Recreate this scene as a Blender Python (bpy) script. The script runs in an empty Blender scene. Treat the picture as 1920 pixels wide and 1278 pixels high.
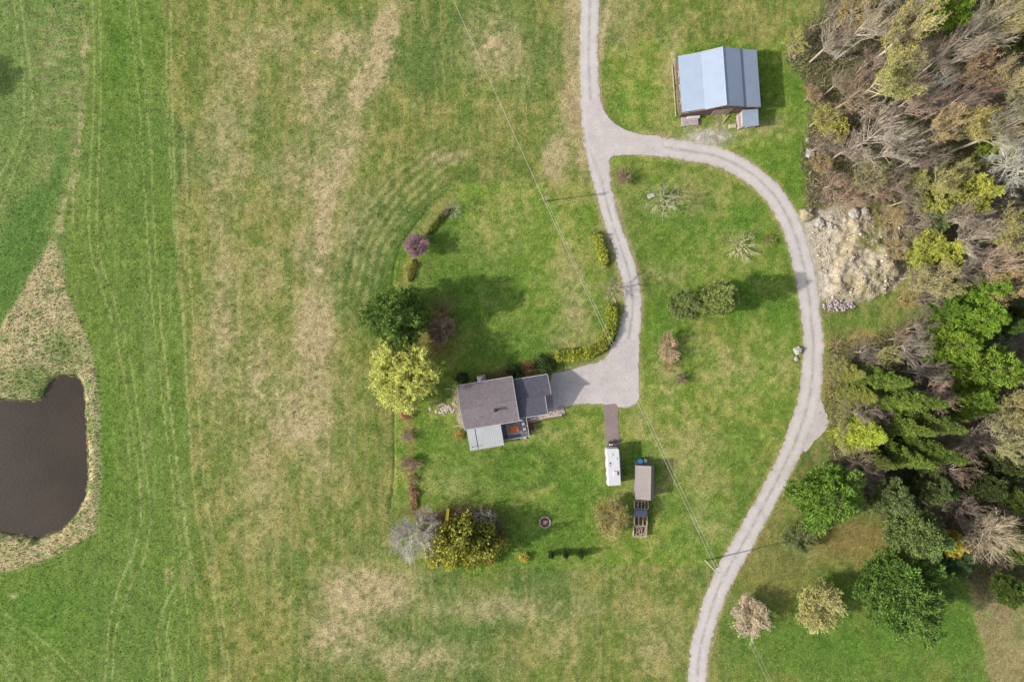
import bpy, math, random
import numpy as np
from mathutils import Vector, Matrix
R_ = math.radians
scene = bpy.context.scene
COL = scene.collection
H_CAM = 128.0                      # camera height; 0.1 m of ground per photo pixel
# ---------------------------------------------------------------- camera, sky, sun, exposure
cam_d = bpy.data.cameras.new('camera'); cam = bpy.data.objects.new('camera', cam_d); COL.objects.link(cam)
cam.location = (0, 0, H_CAM); cam.rotation_euler = (0, 0, 0)
cam_d.sensor_width = 36.0; cam_d.lens = 36.0 * H_CAM / 192.0
cam_d.clip_start = 1.0; cam_d.clip_end = 6000.0
scene.camera = cam
SUN_EL = R_(31.0); SUN_V = Vector((-0.980, -0.199, 0)).normalized()
world = bpy.data.worlds.new('World'); scene.world = world; world.use_nodes = True
wn = world.node_tree; wn.nodes.clear()
sky = wn.nodes.new('ShaderNodeTexSky'); sky.sky_type = 'NISHITA'; sky.sun_disc = False
sky.sun_elevation = SUN_EL; sky.sun_rotation = math.atan2(SUN_V.x, SUN_V.y) % (2*math.pi)
sky.air_density = 1.0; sky.dust_density = 2.0; sky.ozone_density = 1.0
bg = wn.nodes.new('ShaderNodeBackground'); bg.inputs[1].default_value = 0.15
wo = wn.nodes.new('ShaderNodeOutputWorld')
bw = wn.nodes.new('ShaderNodeRGBToBW'); hz_ = wn.nodes.new('ShaderNodeMix'); hz_.data_type = 'RGBA'; hz_.inputs[0].default_value = 0.6   # high thin cloud whitens the blue
wn.links.new(sky.outputs[0], bw.inputs[0]); wn.links.new(sky.outputs[0], hz_.inputs[6]); wn.links.new(bw.outputs[0], hz_.inputs[7]); wn.links.new(hz_.outputs[2], bg.inputs[0]); wn.links.new(bg.outputs[0], wo.inputs[0])
sun_d = bpy.data.lights.new('sun', 'SUN'); sun_d.energy = 2.7; sun_d.angle = R_(1.5); sun_d.color = (1.0, 0.94, 0.86)
sun = bpy.data.objects.new('sun', sun_d); COL.objects.link(sun); sun.location = (-60, -20, 60)
ld = Vector((-SUN_V.x*math.cos(SUN_EL), -SUN_V.y*math.cos(SUN_EL), -math.sin(SUN_EL)))
sun.rotation_euler = ld.to_track_quat('-Z', 'Y').to_euler()
scene.view_settings.view_transform = 'Standard'; scene.view_settings.look = 'None'
scene.view_settings.exposure = 0.95; scene.view_settings.gamma = 1.0
LUM = np.array((1.66, 1.64, 1.64))                         # what a white flat ground would render as, used to turn seen colours into albedo

# ---------------------------------------------------------------- helpers
def lin(c):
    c = np.asarray(c, float)/255.0
    return np.where(c <= 0.04045, c/12.92, ((c+0.055)/1.055)**2.4)
def alb(c, k=1.0):
    v = np.clip(lin(c)/LUM*k, 0.004, 0.9); return (float(v[0]), float(v[1]), float(v[2]), 1.0)
def P(px, py): return ((px-960)*0.1, (639-py)*0.1)
def U(px, py, z):
    k = 0.1*(1-z/H_CAM); return ((px-960)*k, (639-py)*k)
def tag(o, label=None, cat=None, group=None, kind=None):
    if label: o['label'] = label
    if cat: o['category'] = cat
    if group: o['group'] = group
    if kind: o['kind'] = kind
    return o
def empty(name, loc, rz=0.0, label=None, cat=None, group=None):
    o = bpy.data.objects.new(name, None); COL.objects.link(o)
    o.location = loc; o.rotation_euler = (0, 0, rz); o.empty_display_size = 0.3
    return tag(o, label, cat, group)
def link_mesh(name, me, mat, parent=None, smooth=False):
    if mat is not None and len(me.materials) == 0: me.materials.append(mat)
    if smooth: me.polygons.foreach_set('use_smooth', [True]*len(me.polygons))
    o = bpy.data.objects.new(name, me); COL.objects.link(o)
    if parent is not None: o.parent = parent
    return o
def np_mesh(name, V, F):
    """V (n,3), F (m,k) arrays, every face with the same number of corners"""
    V = np.asarray(V, np.float32); F = np.asarray(F, np.int32)
    me = bpy.data.meshes.new(name); k = F.shape[1]
    me.vertices.add(len(V)); me.vertices.foreach_set('co', V.ravel())
    me.loops.add(F.size); me.loops.foreach_set('vertex_index', F.ravel())
    me.polygons.add(len(F)); me.polygons.foreach_set('loop_start', np.arange(0, F.size, k, dtype=np.int32))
    try: me.polygons.foreach_set('loop_total', np.full(len(F), k, dtype=np.int32))
    except Exception: pass
    me.update(calc_edges=True); me.validate(); return me
class MB:
    def __init__(s): s.v = []; s.f = []
    def add(s, vs, fs):
        b = len(s.v); s.v += [tuple(v) for v in vs]; s.f += [tuple(i+b for i in f) for f in fs]; return s
    def box(s, x0, x1, y0, y1, z0, z1):
        return s.add([(x0,y0,z0),(x1,y0,z0),(x1,y1,z0),(x0,y1,z0),(x0,y0,z1),(x1,y0,z1),(x1,y1,z1),(x0,y1,z1)],
                     [(0,3,2,1),(4,5,6,7),(0,1,5,4),(1,2,6,5),(2,3,7,6),(3,0,4,7)])
    def slab(s, quad, t):            # quad of 4 points (ccw from above), thickened downward by t
        q = [Vector(p) for p in quad]; lo = [p-Vector((0,0,t)) for p in q]
        return s.add(q+lo, [(0,1,2,3),(7,6,5,4),(0,4,5,1),(1,5,6,2),(2,6,7,3),(3,7,4,0)])
    def tube(s, p0, p1, r0, r1=None, n=8, cap=True):
        r1 = r0 if r1 is None else r1
        p0 = Vector(p0); p1 = Vector(p1); d = (p1-p0).normalized()
        u = d.orthogonal().normalized(); w = d.cross(u); vs = []
        for p, r in ((p0, r0), (p1, r1)):
            for i in range(n):
                a = 2*math.pi*i/n; vs.append(p+u*math.cos(a)*r+w*math.sin(a)*r)
        fs = [(i, (i+1) % n, n+(i+1) % n, n+i) for i in range(n)]
        if cap: fs += [tuple(range(n))[::-1], tuple(range(n, 2*n))]
        return s.add(vs, fs)
    def prism(s, poly, z0, z1):
        n = len(poly)
        return s.add([(x, y, z0) for x, y in poly]+[(x, y, z1) for x, y in poly],
                     [tuple(range(n))[::-1], tuple(range(n, 2*n))]+[(i, (i+1) % n, n+(i+1) % n, n+i) for i in range(n)])
    def rock(s, c, r, rng, flat=0.6, n=8, m=5):
        vs = []
        ph = [rng.uniform(0.8, 1.2) for _ in range(n)]
        for j in range(m+1):
            t = math.pi*j/m
            for i in range(n):
                a = 2*math.pi*i/n
                k = r*ph[i]*rng.uniform(0.88, 1.1)
                vs.append((c[0]+k*math.sin(t)*math.cos(a), c[1]+k*math.sin(t)*math.sin(a), c[2]+k*flat*math.cos(t)))
        fs = [(j*n+i, (j+1)*n+i, (j+1)*n+(i+1) % n, j*n+(i+1) % n) for j in range(m) for i in range(n)]
        return s.add(vs, fs)
    def build(s, name, mat, parent=None, smooth=False, bevel=0.0):
        me = bpy.data.meshes.new(name); me.from_pydata([tuple(v) for v in s.v], [], s.f); me.validate(); me.update()
        o = link_mesh(name, me, mat, parent, smooth)
        if bevel:
            b = o.modifiers.new('bevel', 'BEVEL'); b.width = bevel; b.segments = 2; b.limit_method = 'ANGLE'
        return o

# ---------------------------------------------------------------- materials
class NT:
    def __init__(s, name):
        s.m = bpy.data.materials.new(name); s.m.use_nodes = True; s.t = s.m.node_tree
        s.b = s.t.nodes['Principled BSDF']; s.b.inputs['Roughness'].default_value = 0.9
        s.b.inputs['Specular IOR Level'].default_value = 0.25
    def n(s, typ, **kw):
        nd = s.t.nodes.new(typ)
        for k, v in kw.items(): setattr(nd, k, v)
        return nd
    def l(s, a, b): s.t.links.new(a, b)
    def coord(s, scale=(1, 1, 1), src='Object'):
        tc = s.n('ShaderNodeTexCoord'); mp = s.n('ShaderNodeMapping'); mp.inputs['Scale'].default_value = scale
        s.l(tc.outputs[src], mp.inputs[0]); return mp.outputs[0]
    def noise(s, vec, scale, detail=4.0, rough=0.6):
        nz = s.n('ShaderNodeTexNoise'); nz.inputs['Scale'].default_value = scale
        nz.inputs['Detail'].default_value = detail; nz.inputs['Roughness'].default_value = rough
        s.l(vec, nz.inputs['Vector']); return nz.outputs['Fac']
    def rng(s, fac, a, b, lo, hi):
        r = s.n('ShaderNodeMapRange'); s.l(fac, r.inputs[0])
        for i, v in enumerate((a, b, lo, hi)): r.inputs[i+1].default_value = v
        return r.outputs[0]
    def mix(s, fac, a, b, typ='MIX'):
        m = s.n('ShaderNodeMix', data_type='RGBA', blend_type=typ)
        for sock, v in ((0, fac), (6, a), (7, b)):
            if isinstance(v, (int, float)): m.inputs[sock].default_value = v
            elif isinstance(v, tuple): m.inputs[sock].default_value = v
            else: s.l(v, m.inputs[sock])
        return m.outputs[2]
    def mul(s, col, fac):             # colour times a scalar
        h = s.n('ShaderNodeVectorMath', operation='SCALE'); s.l(col, h.inputs[0])
        if isinstance(fac, (int, float)): h.inputs['Scale'].default_value = fac
        else: s.l(fac, h.inputs['Scale'])
        return h.outputs[0]
    def mth(s, op, a, b):
        m = s.n('ShaderNodeMath', operation=op)
        for i, v in enumerate((a, b)):
            if isinstance(v, (int, float)): m.inputs[i].default_value = v
            else: s.l(v, m.inputs[i])
        return m.outputs[0]
    def bump(s, h, strength, dist):
        b = s.n('ShaderNodeBump'); b.inputs['Strength'].default_value = strength; b.inputs['Distance'].default_value = dist
        s.l(h, b.inputs['Height']); s.l(b.outputs[0], s.b.inputs['Normal'])
    def col(s, c): s.l(c, s.b.inputs['Base Color']); return s
def plain(name, c, var=0.18, scale=3.0, rough=0.8, metal=0.0, spec=0.3, k=1.0, bump=0.0):
    m = NT(name); c0 = alb(c, k); v = m.coord()
    f = m.mth('ADD', m.rng(m.noise(v, scale), .3, .7, -0.5*var, 0.5*var), m.rng(m.noise(v, scale*9), .3, .7, -0.5*var, 0.5*var))
    rgb = m.n('ShaderNodeRGB'); rgb.outputs[0].default_value = c0
    m.col(m.mul(rgb.outputs[0], m.mth('ADD', f, 1.0)))
    m.b.inputs['Roughness'].default_value = rough; m.b.inputs['Metallic'].default_value = metal
    m.b.inputs['Specular IOR Level'].default_value = spec
    if bump: m.bump(m.noise(v, scale*6), bump, 0.03)
    return m.m
def ground_mat(name, fine=1.0):
    m = NT(name); at = m.n('ShaderNodeAttribute', attribute_name='tone'); v = m.coord()
    a = m.rng(m.noise(v, 0.9, 5, .7), .3, .7, 1-.17*fine, 1+.17*fine)
    b = m.rng(m.noise(v, 4.2, 4, .85), .3, .7, 1-.72*fine, 1+.72*fine)
    c = m.mul(at.outputs['Color'], m.mth('MULTIPLY', a, b))
    straw = m.rng(m.noise(m.coord((1.6, .8, 1)), 1.9, 4, .8), .54, .68, 0, .6*fine)
    c = m.mix(straw, c, alb((196, 184, 128)))
    dk = m.rng(m.noise(v, 1.9, 4, .85), .55, .68, 0, .55*fine)
    c = m.mix(dk, c, alb((62, 84, 36)))
    m.col(c); m.b.inputs['Roughness'].default_value = 1.0; m.b.inputs['Specular IOR Level'].default_value = 0.1
    m.bump(m.noise(v, 3.0, 5, .8), 0.6, 0.15)
    return m.m
def tone_mat(name):
    m = NT(name); at = m.n('ShaderNodeAttribute', attribute_name='tone')
    g = m.n('ShaderNodeNewGeometry')
    m.col(m.mul(at.outputs['Color'], m.rng(g.outputs['Random Per Island'], 0, 1, .45, 1.65)))
    m.b.inputs['Roughness'].default_value = 0.8; return m.m
def tint_mat(name, lo, hi, rough=0.75, trans=0.0):
    """colour comes from the object's own colour, varied leaf by leaf and clump by clump"""
    m = NT(name); oi = m.n('ShaderNodeObjectInfo'); g = m.n('ShaderNodeNewGeometry')
    f = m.rng(g.outputs['Random Per Island'], 0, 1, lo, hi)
    f2 = m.rng(m.noise(m.coord(), .55, 3), .3, .7, .72, 1.28)
    c = m.mul(oi.outputs['Color'], m.mth('MULTIPLY', f, f2))
    if trans:                         # young spring leaves are paler than their tint
        hs = m.n('ShaderNodeHueSaturation'); hs.inputs['Saturation'].default_value = .97; hs.inputs['Value'].default_value = 1.08; m.l(c, hs.inputs['Color']); c = hs.outputs[0]
    m.col(c); m.b.inputs['Roughness'].default_value = rough
    if trans:
        tr = m.n('ShaderNodeBsdfTranslucent'); m.l(c, tr.inputs[0]); mx = m.n('ShaderNodeMixShader'); mx.inputs[0].default_value = trans
        out = m.t.nodes['Material Output']; m.l(m.b.outputs[0], mx.inputs[1]); m.l(tr.outputs[0], mx.inputs[2]); m.l(mx.outputs[0], out.inputs[0])
    return m.m
def gravel_mat(name, c, worn=True):
    m = NT(name); v = m.coord(); uv = m.coord(src='UV'); sep = m.n('ShaderNodeSeparateXYZ'); m.l(uv, sep.inputs[0])
    rgb = m.n('ShaderNodeRGB'); rgb.outputs[0].default_value = alb(c)
    f = m.mth('MULTIPLY', m.rng(m.noise(v, .35, 5, .7), .3, .7, .87, 1.1), m.rng(m.noise(v, 3.2, 5, .85), .3, .7, .78, 1.2))
    col = m.mul(rgb.outputs[0], f)
    if worn:                          # grassy dusty middle and loose browner edges between the wheel tracks
        a = m.mth('ABSOLUTE', sep.outputs[0], 0.0)
        edge = m.mth('MULTIPLY', m.rng(a, .72, 1.0, 0, 1), m.rng(m.noise(v, 1.2, 4, .7), .35, .6, .1, .85))
        col = m.mix(edge, col, alb((178, 162, 136)))
        ctr = m.mth('MULTIPLY', m.rng(a, .0, .22, .95, 0), m.rng(m.noise(v, .8, 4, .7), .36, .56, 0, 1))
        col = m.mix(ctr, col, alb((176, 168, 160)))
        trk = m.mth('MULTIPLY', m.rng(m.mth('ABSOLUTE', m.mth('SUBTRACT', a, .45), 0.0), 0, .2, .6, 0), m.rng(m.noise(v, .4, 3), .4, .6, .3, 1))
        col = m.mix(trk, col, alb((222, 214, 211)))
    m.col(col); m.b.inputs['Roughness'].default_value = 1.0; m.b.inputs['Specular IOR Level'].default_value = .1
    m.bump(m.noise(v, 7.0, 5, .8), 0.35, 0.06); return m.m
def ribbed_mat(name, c, axis=1, pitch=0.3, rough=0.45, metal=0.0, wear=.1, depth=.03, k=1.0, dirt=(150, 140, 130)):
    m = NT(name); v = m.coord(); sep = m.n('ShaderNodeSeparateXYZ'); m.l(v, sep.inputs[0])
    rgb = m.n('ShaderNodeRGB'); rgb.outputs[0].default_value = alb(c, k)
    col = m.mul(rgb.outputs[0], m.mth('MULTIPLY', m.rng(m.noise(v, .35, 5), .3, .7, 1-wear, 1+wear), m.rng(m.noise(v, 3, 4, .8), .3, .7, 1-wear*.6, 1+wear*.6)))
    u = m.mth('FRACT', m.mth('DIVIDE', m.mth('ADD', sep.outputs[axis], 500.0), pitch), 0.0)
    tri = m.mth('ABSOLUTE', m.mth('SUBTRACT', u, .5), 0.0)
    sh = m.rng(tri, .40, .5, 0, 1)
    col = m.mix(m.mth('MULTIPLY', sh, .22), col, alb(tuple(x*.6 for x in c), k))
    col = m.mix(m.rng(m.noise(v, .8, 6, .75), .58, .8, 0, .35), col, alb(dirt))
    m.col(col); m.b.inputs['Roughness'].default_value = rough; m.b.inputs['Metallic'].default_value = metal
    m.bump(m.rng(tri, .38, .5, 0, 1), .7, depth); return m.m
def shingle_mat(name, c):
    m = NT(name); v = m.coord()
    br = m.n('ShaderNodeTexBrick'); br.inputs['Scale'].default_value = 1.0
    br.inputs['Brick Width'].default_value = .38; br.inputs['Row Height'].default_value = .2; br.inputs['Mortar Size'].default_value = .012
    br.inputs['Color1'].default_value = alb(tuple(x*1.04 for x in c)); br.inputs['Color2'].default_value = alb(tuple(x*.9 for x in c)); br.inputs['Mortar'].default_value = alb(tuple(x*.66 for x in c))
    m.l(v, br.inputs[0])
    col = m.mul(br.outputs[0], m.mth('MULTIPLY', m.rng(m.noise(v, .6, 5), .3, .7, .95, 1.05), m.rng(m.noise(v, 6, 4, .8), .3, .7, .94, 1.06)))
    m.col(col); m.bump(br.outputs['Fac'], .5, -.02); return m.m
def plank_mat(name, c, pitch=.14, axis=0, var=.25):
    m = NT(name); v = m.coord(); sep = m.n('ShaderNodeSeparateXYZ'); m.l(v, sep.inputs[0])
    d = m.mth('DIVIDE', m.mth('ADD', sep.outputs[axis], 300.0), pitch)
    fl = m.mth('FLOOR', d, 0.0); wn_ = m.n('ShaderNodeTexWhiteNoise', noise_dimensions='1D'); m.l(fl, wn_.inputs['W'])
    rgb = m.n('ShaderNodeRGB'); rgb.outputs[0].default_value = alb(c)
    col = m.mul(rgb.outputs[0], m.mth('MULTIPLY', m.rng(wn_.outputs[0], 0, 1, 1-var, 1+var), m.rng(m.noise(v, 5, 4), .3, .7, .85, 1.15)))
    gap = m.rng(m.mth('ABSOLUTE', m.mth('SUBTRACT', m.mth('FRACT', d, 0.0), .5), 0.0), .44, .5, 0, .7)
    m.col(m.mix(gap, col, alb((40, 34, 30)))); return m.m

M = {}
M['ground'] = ground_mat('meadow_ground'); M['tuft'] = tone_mat('grass_blades')
M['leaf'] = tint_mat('leaves', .62, 1.35, trans=.25); M['needle'] = tint_mat('needles', .62, 1.4, trans=.15)
M['twig'] = tint_mat('twigs', .7, 1.3); M['bark'] = tint_mat('bark', .85, 1.15, .95)
M['gravel'] = gravel_mat('road_gravel', (216, 207, 202)); M['gravel_yard'] = gravel_mat('yard_gravel', (211, 200, 196), False)
M['gravel_dark'] = gravel_mat('dark_gravel', (158, 138, 136), False)
M['concrete'] = plain('concrete', (176, 166, 166), .2, 1.2, .95, bump=.2)
M['stone'] = plain('fieldstone', (205, 188, 172), .4, 2.5, .95, bump=.4)
M['stone_pink'] = plain('pink_rubble', (190, 172, 174), .5, 3, .95, bump=.4)
M['boulder'] = plain('pale_boulder', (194, 186, 174), .35, 1.6, .95, bump=.5)
M['dirt_tan'] = plain('heaped_dirt', (178, 164, 132), .35, 1.6, 1, bump=.6)
M['barn_roof'] = ribbed_mat('barn_roof_metal', (170, 183, 203), 1, .3, .38, .0, .06, .012, dirt=(168, 178, 196))
M['grey_roof'] = ribbed_mat('pale_roof_metal', (194, 196, 196), 0, .4, .5, .0, .06, .03)
M['shingle'] = shingle_mat('mauve_shingles', (158, 146, 150)); M['shingle_dark'] = shingle_mat('slate_shingles', (112, 108, 122))
M['siding'] = ribbed_mat('white_siding', (214, 208, 200), 2, .12, .6, 0, .05, .02); M['barn_wood'] = plank_mat('barn_boards', (128, 106, 96), .2, 0)
M['barn_wood_y'] = plank_mat('barn_boards_side', (128, 106, 96), .2, 1); M['wood_grey'] = plank_mat('weathered_boards', (178, 160, 148), .18, 0, .3)
M['white'] = plain('white_paint', (226, 224, 222), .06, 1.2, .5); M['trim'] = plain('pale_trim', (205, 200, 200), .08, 2, .6)
M['rv_white'] = plain('camper_skin', (228, 226, 228), .05, 1.5, .4, spec=.5); M['black'] = plain('black_rubber', (38, 38, 42), .3, 4, .8)
M['dark'] = plain('dark_metal', (62, 60, 68), .3, 4, .5); M['glass'] = plain('window_glass', (46, 54, 62), .1, 1, .08, spec=.8)
M['steel'] = plain('grey_steel', (150, 152, 158), .2, 3, .45, .3); M['brick'] = plain('pale_brick', (196, 178, 164), .4, 5, .95)
M['chim'] = plain('grey_chimney', (134, 130, 140), .3, 4, .9); M['tan_roof'] = ribbed_mat('tan_shed_sheeting', (172, 160, 154), 1, .28, .7, 0, .08, .03, dirt=(140, 122, 108))
M['shed_side'] = ribbed_mat('grey_shed_sheeting', (150, 148, 150), 1, .28, .6, 0, .08, .03); M['deck'] = plank_mat('slate_deck_boards', (124, 126, 140), .14, 0, .12)
M['rug'] = plain('grey_rug', (198, 182, 182), .2, 3, 1); M['orange'] = plain('orange_weave', (244, 128, 70), .35, 4, 1)
M['blue'] = plain('blue_plastic', (70, 130, 178), .15, 3, .4); M['tarp'] = plain('blue_grey_tarp', (146, 148, 168), .25, 2.5, .5, bump=.3)
M['log'] = plain('split_firewood', (138, 110, 98), .7, 5, 1, bump=.6); M['log_pale'] = plain('pale_firewood', (196, 168, 156), .6, 4, 1, bump=.6)
M['yellow'] = plain('yellow_plastic', (250, 226, 60), .08, 3, .35, spec=.5, k=1.35); M['red'] = plain('faded_red_paint', (168, 88, 76), .3, 3, .7)
M['pole'] = plain('weathered_pole', (196, 190, 178), .25, 3, .95); M['wire'] = plain('aluminium_cable', (206, 202, 190), .1, 2, .5)
M['red_dirt'] = plain('mulch', (118, 84, 66), .5, 3, 1, bump=.5); M['timber'] = plain('pale_timber', (212, 192, 168), .2, 3, .9)
wm = NT('pond_water'); wv = wm.coord()
cw = wm.mix(wm.rng(wm.noise(wv, .07, 3), .35, .65, 0, 1), alb((62, 51, 40)), alb((72, 61, 50)))
wm.col(cw); wm.b.inputs['Roughness'].default_value = .12; wm.b.inputs['Specular IOR Level'].default_value = .25
wm.bump(wm.noise(wm.coord((1, 2, 1)), 1.3, 4, .7), .6, .06); M['water'] = wm.m

# ---------------------------------------------------------------- numpy noise and shapes (ground laid out in photo-pixel units = decimetres)
_rs = np.random.RandomState(7); _G = _rs.rand(256, 256)
def vn(x, y, o=0):
    x = x+o*17.31; y = y+o*9.77
    xi = np.floor(x).astype(int); yi = np.floor(y).astype(int); fx = x-xi; fy = y-yi
    fx = fx*fx*(3-2*fx); fy = fy*fy*(3-2*fy)
    g = lambda a, b: _G[a & 255, b & 255]
    return (g(xi, yi)*(1-fx)+g(xi+1, yi)*fx)*(1-fy)+(g(xi, yi+1)*(1-fx)+g(xi+1, yi+1)*fx)*fy
def fbm(x, y, s, o=0, n=4):
    r = 0; a = .5; t = 0
    for i in range(n):
        r = r+a*vn(x/s, y/s, o+i*3); t += a; a *= .55; s *= .5
    return r/t
def ss(x, a, b):
    t = np.clip((x-a)/(b-a), 0, 1); return t*t*(3-2*t)
def ldist(X, Y, pts):
    d = np.full(X.shape, 1e9)
    for (x0, y0), (x1, y1) in zip(pts[:-1], pts[1:]):
        dx, dy = x1-x0, y1-y0; t = np.clip(((X-x0)*dx+(Y-y0)*dy)/(dx*dx+dy*dy+1e-9), 0, 1)
        d = np.minimum(d, np.hypot(X-x0-t*dx, Y-y0-t*dy))
    return d
def psdf(X, Y, pts):               # positive inside
    ins = np.zeros(X.shape, bool); n = len(pts)
    for i in range(n):
        x0, y0 = pts[i]; x1, y1 = pts[(i+1) % n]
        if y0 == y1: continue
        c = ((y0 > Y) != (y1 > Y)) & (X < (x1-x0)*(Y-y0)/(y1-y0)+x0); ins ^= c
    d = ldist(X, Y, pts+[pts[0]]); return np.where(ins, d, -d)
def spline(pts, step=8):
    pts = [np.array(p, float) for p in pts]; out = []
    for i in range(len(pts)-1):
        p0 = pts[max(i-1, 0)]; p1 = pts[i]; p2 = pts[i+1]; p3 = pts[min(i+2, len(pts)-1)]
        n = max(2, int(np.hypot(*(p2-p1)[:2])/step))
        for k in range(n):
            t = k/n; out.append(.5*((2*p1)+(p2-p0)*t+(2*p0-5*p1+4*p2-p3)*t*t+(3*p1-p0-3*p2+p3)*t**3))
    out.append(pts[-1]); return out

# road centre lines: x, y, full width in photo pixels
ROAD = [(1106,-400,34),(1106,-100,34),(1106,0,35),(1104,100,35),(1107,180,37),(1114,235,46),(1122,290,44),(1129,345,32),(1146,410,29),(1166,470,30),(1181,520,31),(1186,570,33),(1181,620,38),(1170,665,56)]
LOOP = [(1112,215,36),(1135,252,46),(1165,268,38),(1200,272,34),(1250,277,35),(1300,285,36),(1350,295,36),(1400,320,36),(1445,358,36),(1474,402,37),(1494,450,37),(1507,500,38),(1516,550,38),(1521,600,37),(1525,650,38),(1522,710,40),(1514,760,42),(1492,825,40),(1454,905,36),(1404,998,36),(1352,1092,38),(1327,1160,36),(1312,1220,35),(1307,1280,35),(1300,1420,34),(1290,1700,34)]
POND = [(-140,760),(-60,756),(0,750),(45,753),(74,750),(86,728),(100,710),(120,703),(140,706),(153,722),(154,745),(158,800),(161,870),(158,925),(140,962),(112,992),(70,1010),(30,1004),(0,998),(-60,990),(-150,960),(-200,860)]
YARD = [(1036,700),(1066,694),(1100,684),(1128,676),(1146,656),(1160,640),(1196,640),(1197,690),(1198,740),(1190,757),(1165,764),(1140,758),(1110,757),(1080,757),(1058,764),(1040,768),(1030,735)]
BAY = [(1528,725),(1540,752),(1550,778),(1553,796),(1545,810),(1528,826),(1508,846),(1500,800),(1510,740)]
LAWN = [(852,345),(960,342),(1080,340),(1128,345),(1130,250),(1300,270),(1430,320),(1500,420),(1520,600),(1530,740),(1500,830),(1400,1000),(1335,1062),(1200,1056),(1060,1066),(960,1062),(860,1070),(790,1060),(752,1035),(740,960),(738,860),(736,760),(728,690),(700,600),(728,530),(738,480),(762,438),(800,392)]
LAWNB = [(1122,100),(1180,82),(1500,70),(1545,200),(1520,400),(1480,400),(1400,310),(1300,270),(1180,255),(1140,200)]
TRI = [(97,440),(112,480),(126,540),(150,600),(172,655),(186,720),(190,850),(186,960),(180,1000),(130,1030),(80,1052),(0,1074),(-300,1120),(-300,700),(0,612),(40,548),(70,490)]
STRIP = [(124,235),(118,310),(112,370),(70,480),(0,606),(-60,680),(-60,520),(0,470),(28,372),(88,345),(108,290)]
FOR_N = [(1570,-60),(1545,30),(1500,60),(1478,110),(1520,160),(1528,200),(1504,290),(1520,390),(1600,372),(1690,395),(1705,440),(1712,520),(1740,600),(2600,560),(2600,-900),(1700,-900)]
FOR_S = [(1596,650),(1720,602),(2600,500),(2600,1500),(2050,1250),(1905,1200),(1830,1105),(1800,1070),(1730,1000),(1650,960),(1580,880),(1560,850),(1575,700)]
PIT = [(1496,396),(1530,398),(1560,392),(1610,376),(1660,380),(1700,420),(1706,500),(1680,545),(1630,566),(1545,566),(1528,566),(1520,500),(1505,450)]
TRACKS = [([(172,-20),(177,110),(176,190),(169,320),(166,410),(170,475),(190,540),(215,620),(232,700),(248,800),(262,900),(264,980),(250,1040),(222,1100),(205,1160),(196,1278)],3.2),
 ([(187,0),(190,160),(184,330),(181,420),(186,480),(206,540),(232,620),(250,710),(262,810),(276,900),(283,980),(272,1045),(240,1110),(216,1180),(210,1278)],2.6),
 ([(240,0),(262,200),(268,300),(284,560),(298,700),(318,860),(335,1000),(352,1150),(356,1278)],2.0),
 ([(255,0),(272,160),(284,290),(292,480),(304,620),(322,800),(345,980),(360,1060)],2.2),
 ([(38,0),(52,100),(60,160),(62,240),(40,290),(0,390)],2.4),([(24,0),(42,110),(46,160),(45,236),(22,290),(0,330)],2.0),
 ([(135,290),(138,420)],2.2),([(10,1150),(60,1185),(110,1225),(170,1285)],2.6),([(10,1165),(60,1205),(135,1285)],2.2),([(0,1215),(40,1278)],2),([(0,1245),(22,1285)],2),
 ([(330,1095),(305,1140),(294,1190),(300,1278)],2.6),([(345,1105),(320,1140),(312,1190),(326,1278)],2.2),
 ([(320,0),(322,200),(330,400),(342,560),(352,760),(368,960),(400,1100),(425,1278)],3.5),([(345,180),(355,500),(368,700),(382,900),(410,1080),(432,1278)],2.6),
 ([(310,60),(318,300),(333,500),(345,640)],2),([(300,600),(325,800),(352,1000),(372,1120)],2)]
DRY = [(606,420,26,150,.12,.75),(588,640,40,110,.05,.9),(560,790,80,50,0,.7),(640,300,30,90,.3,.6),(480,700,40,110,0,.5),(410,360,24,120,0,.45),(650,90,62,45,0,.6),(718,80,22,75,.25,.95),(690,150,24,70,.5,.95),(600,190,50,90,0,.45),(640,250,60,40,0,.45),(600,350,50,70,0,.5),(560,330,70,60,0,.4),(590,470,45,80,.25,.5),(590,600,42,110,0,.6),
 (560,740,90,80,0,.45),(600,860,60,100,0,.3),(430,250,50,200,0,.35),(420,620,45,200,0,.45),(480,900,60,150,0,.3),(930,90,55,70,0,.55),(1043,292,20,46,.1,1.1),(838,291,34,15,0,1.1),(1090,100,10,240,0,.7),(1070,210,26,70,.1,.6),
 (690,1110,85,50,0,.85),(640,1190,70,60,0,.6),(760,1230,150,40,0,.45),(950,1140,190,30,0,.4),(1230,1200,50,60,0,.35),(520,60,60,60,0,.35),(460,100,50,80,0,.3),(660,430,50,70,.4,.35),(500,520,60,60,0,.25),(1045,1180,60,60,0,.3),
 (1075,560,30,90,-.2,.55),(1060,640,40,30,0,.35),(1380,690,60,50,0,.4),(1320,660,60,40,0,.25),(1450,680,40,60,0,.25),(1250,510,80,20,0,.3),(940,420,70,60,0,.25),(1160,395,20,20,0,.4),(1290,370,70,45,0,.3),(1290,860,80,80,0,.3),(1170,90,20,20,0,.3),
 (1330,980,50,60,0,.3),(1240,250,60,18,0,.4),(1430,240,40,25,0,.45),(1260,140,22,80,0,.4),(850,905,60,40,0,.25),(1010,810,50,14,0,.4),(1200,800,14,30,0,.4),(1220,900,24,30,0,.3),(1250,690,26,60,0,.35),(1140,20,60,50,0,.25)]
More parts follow.
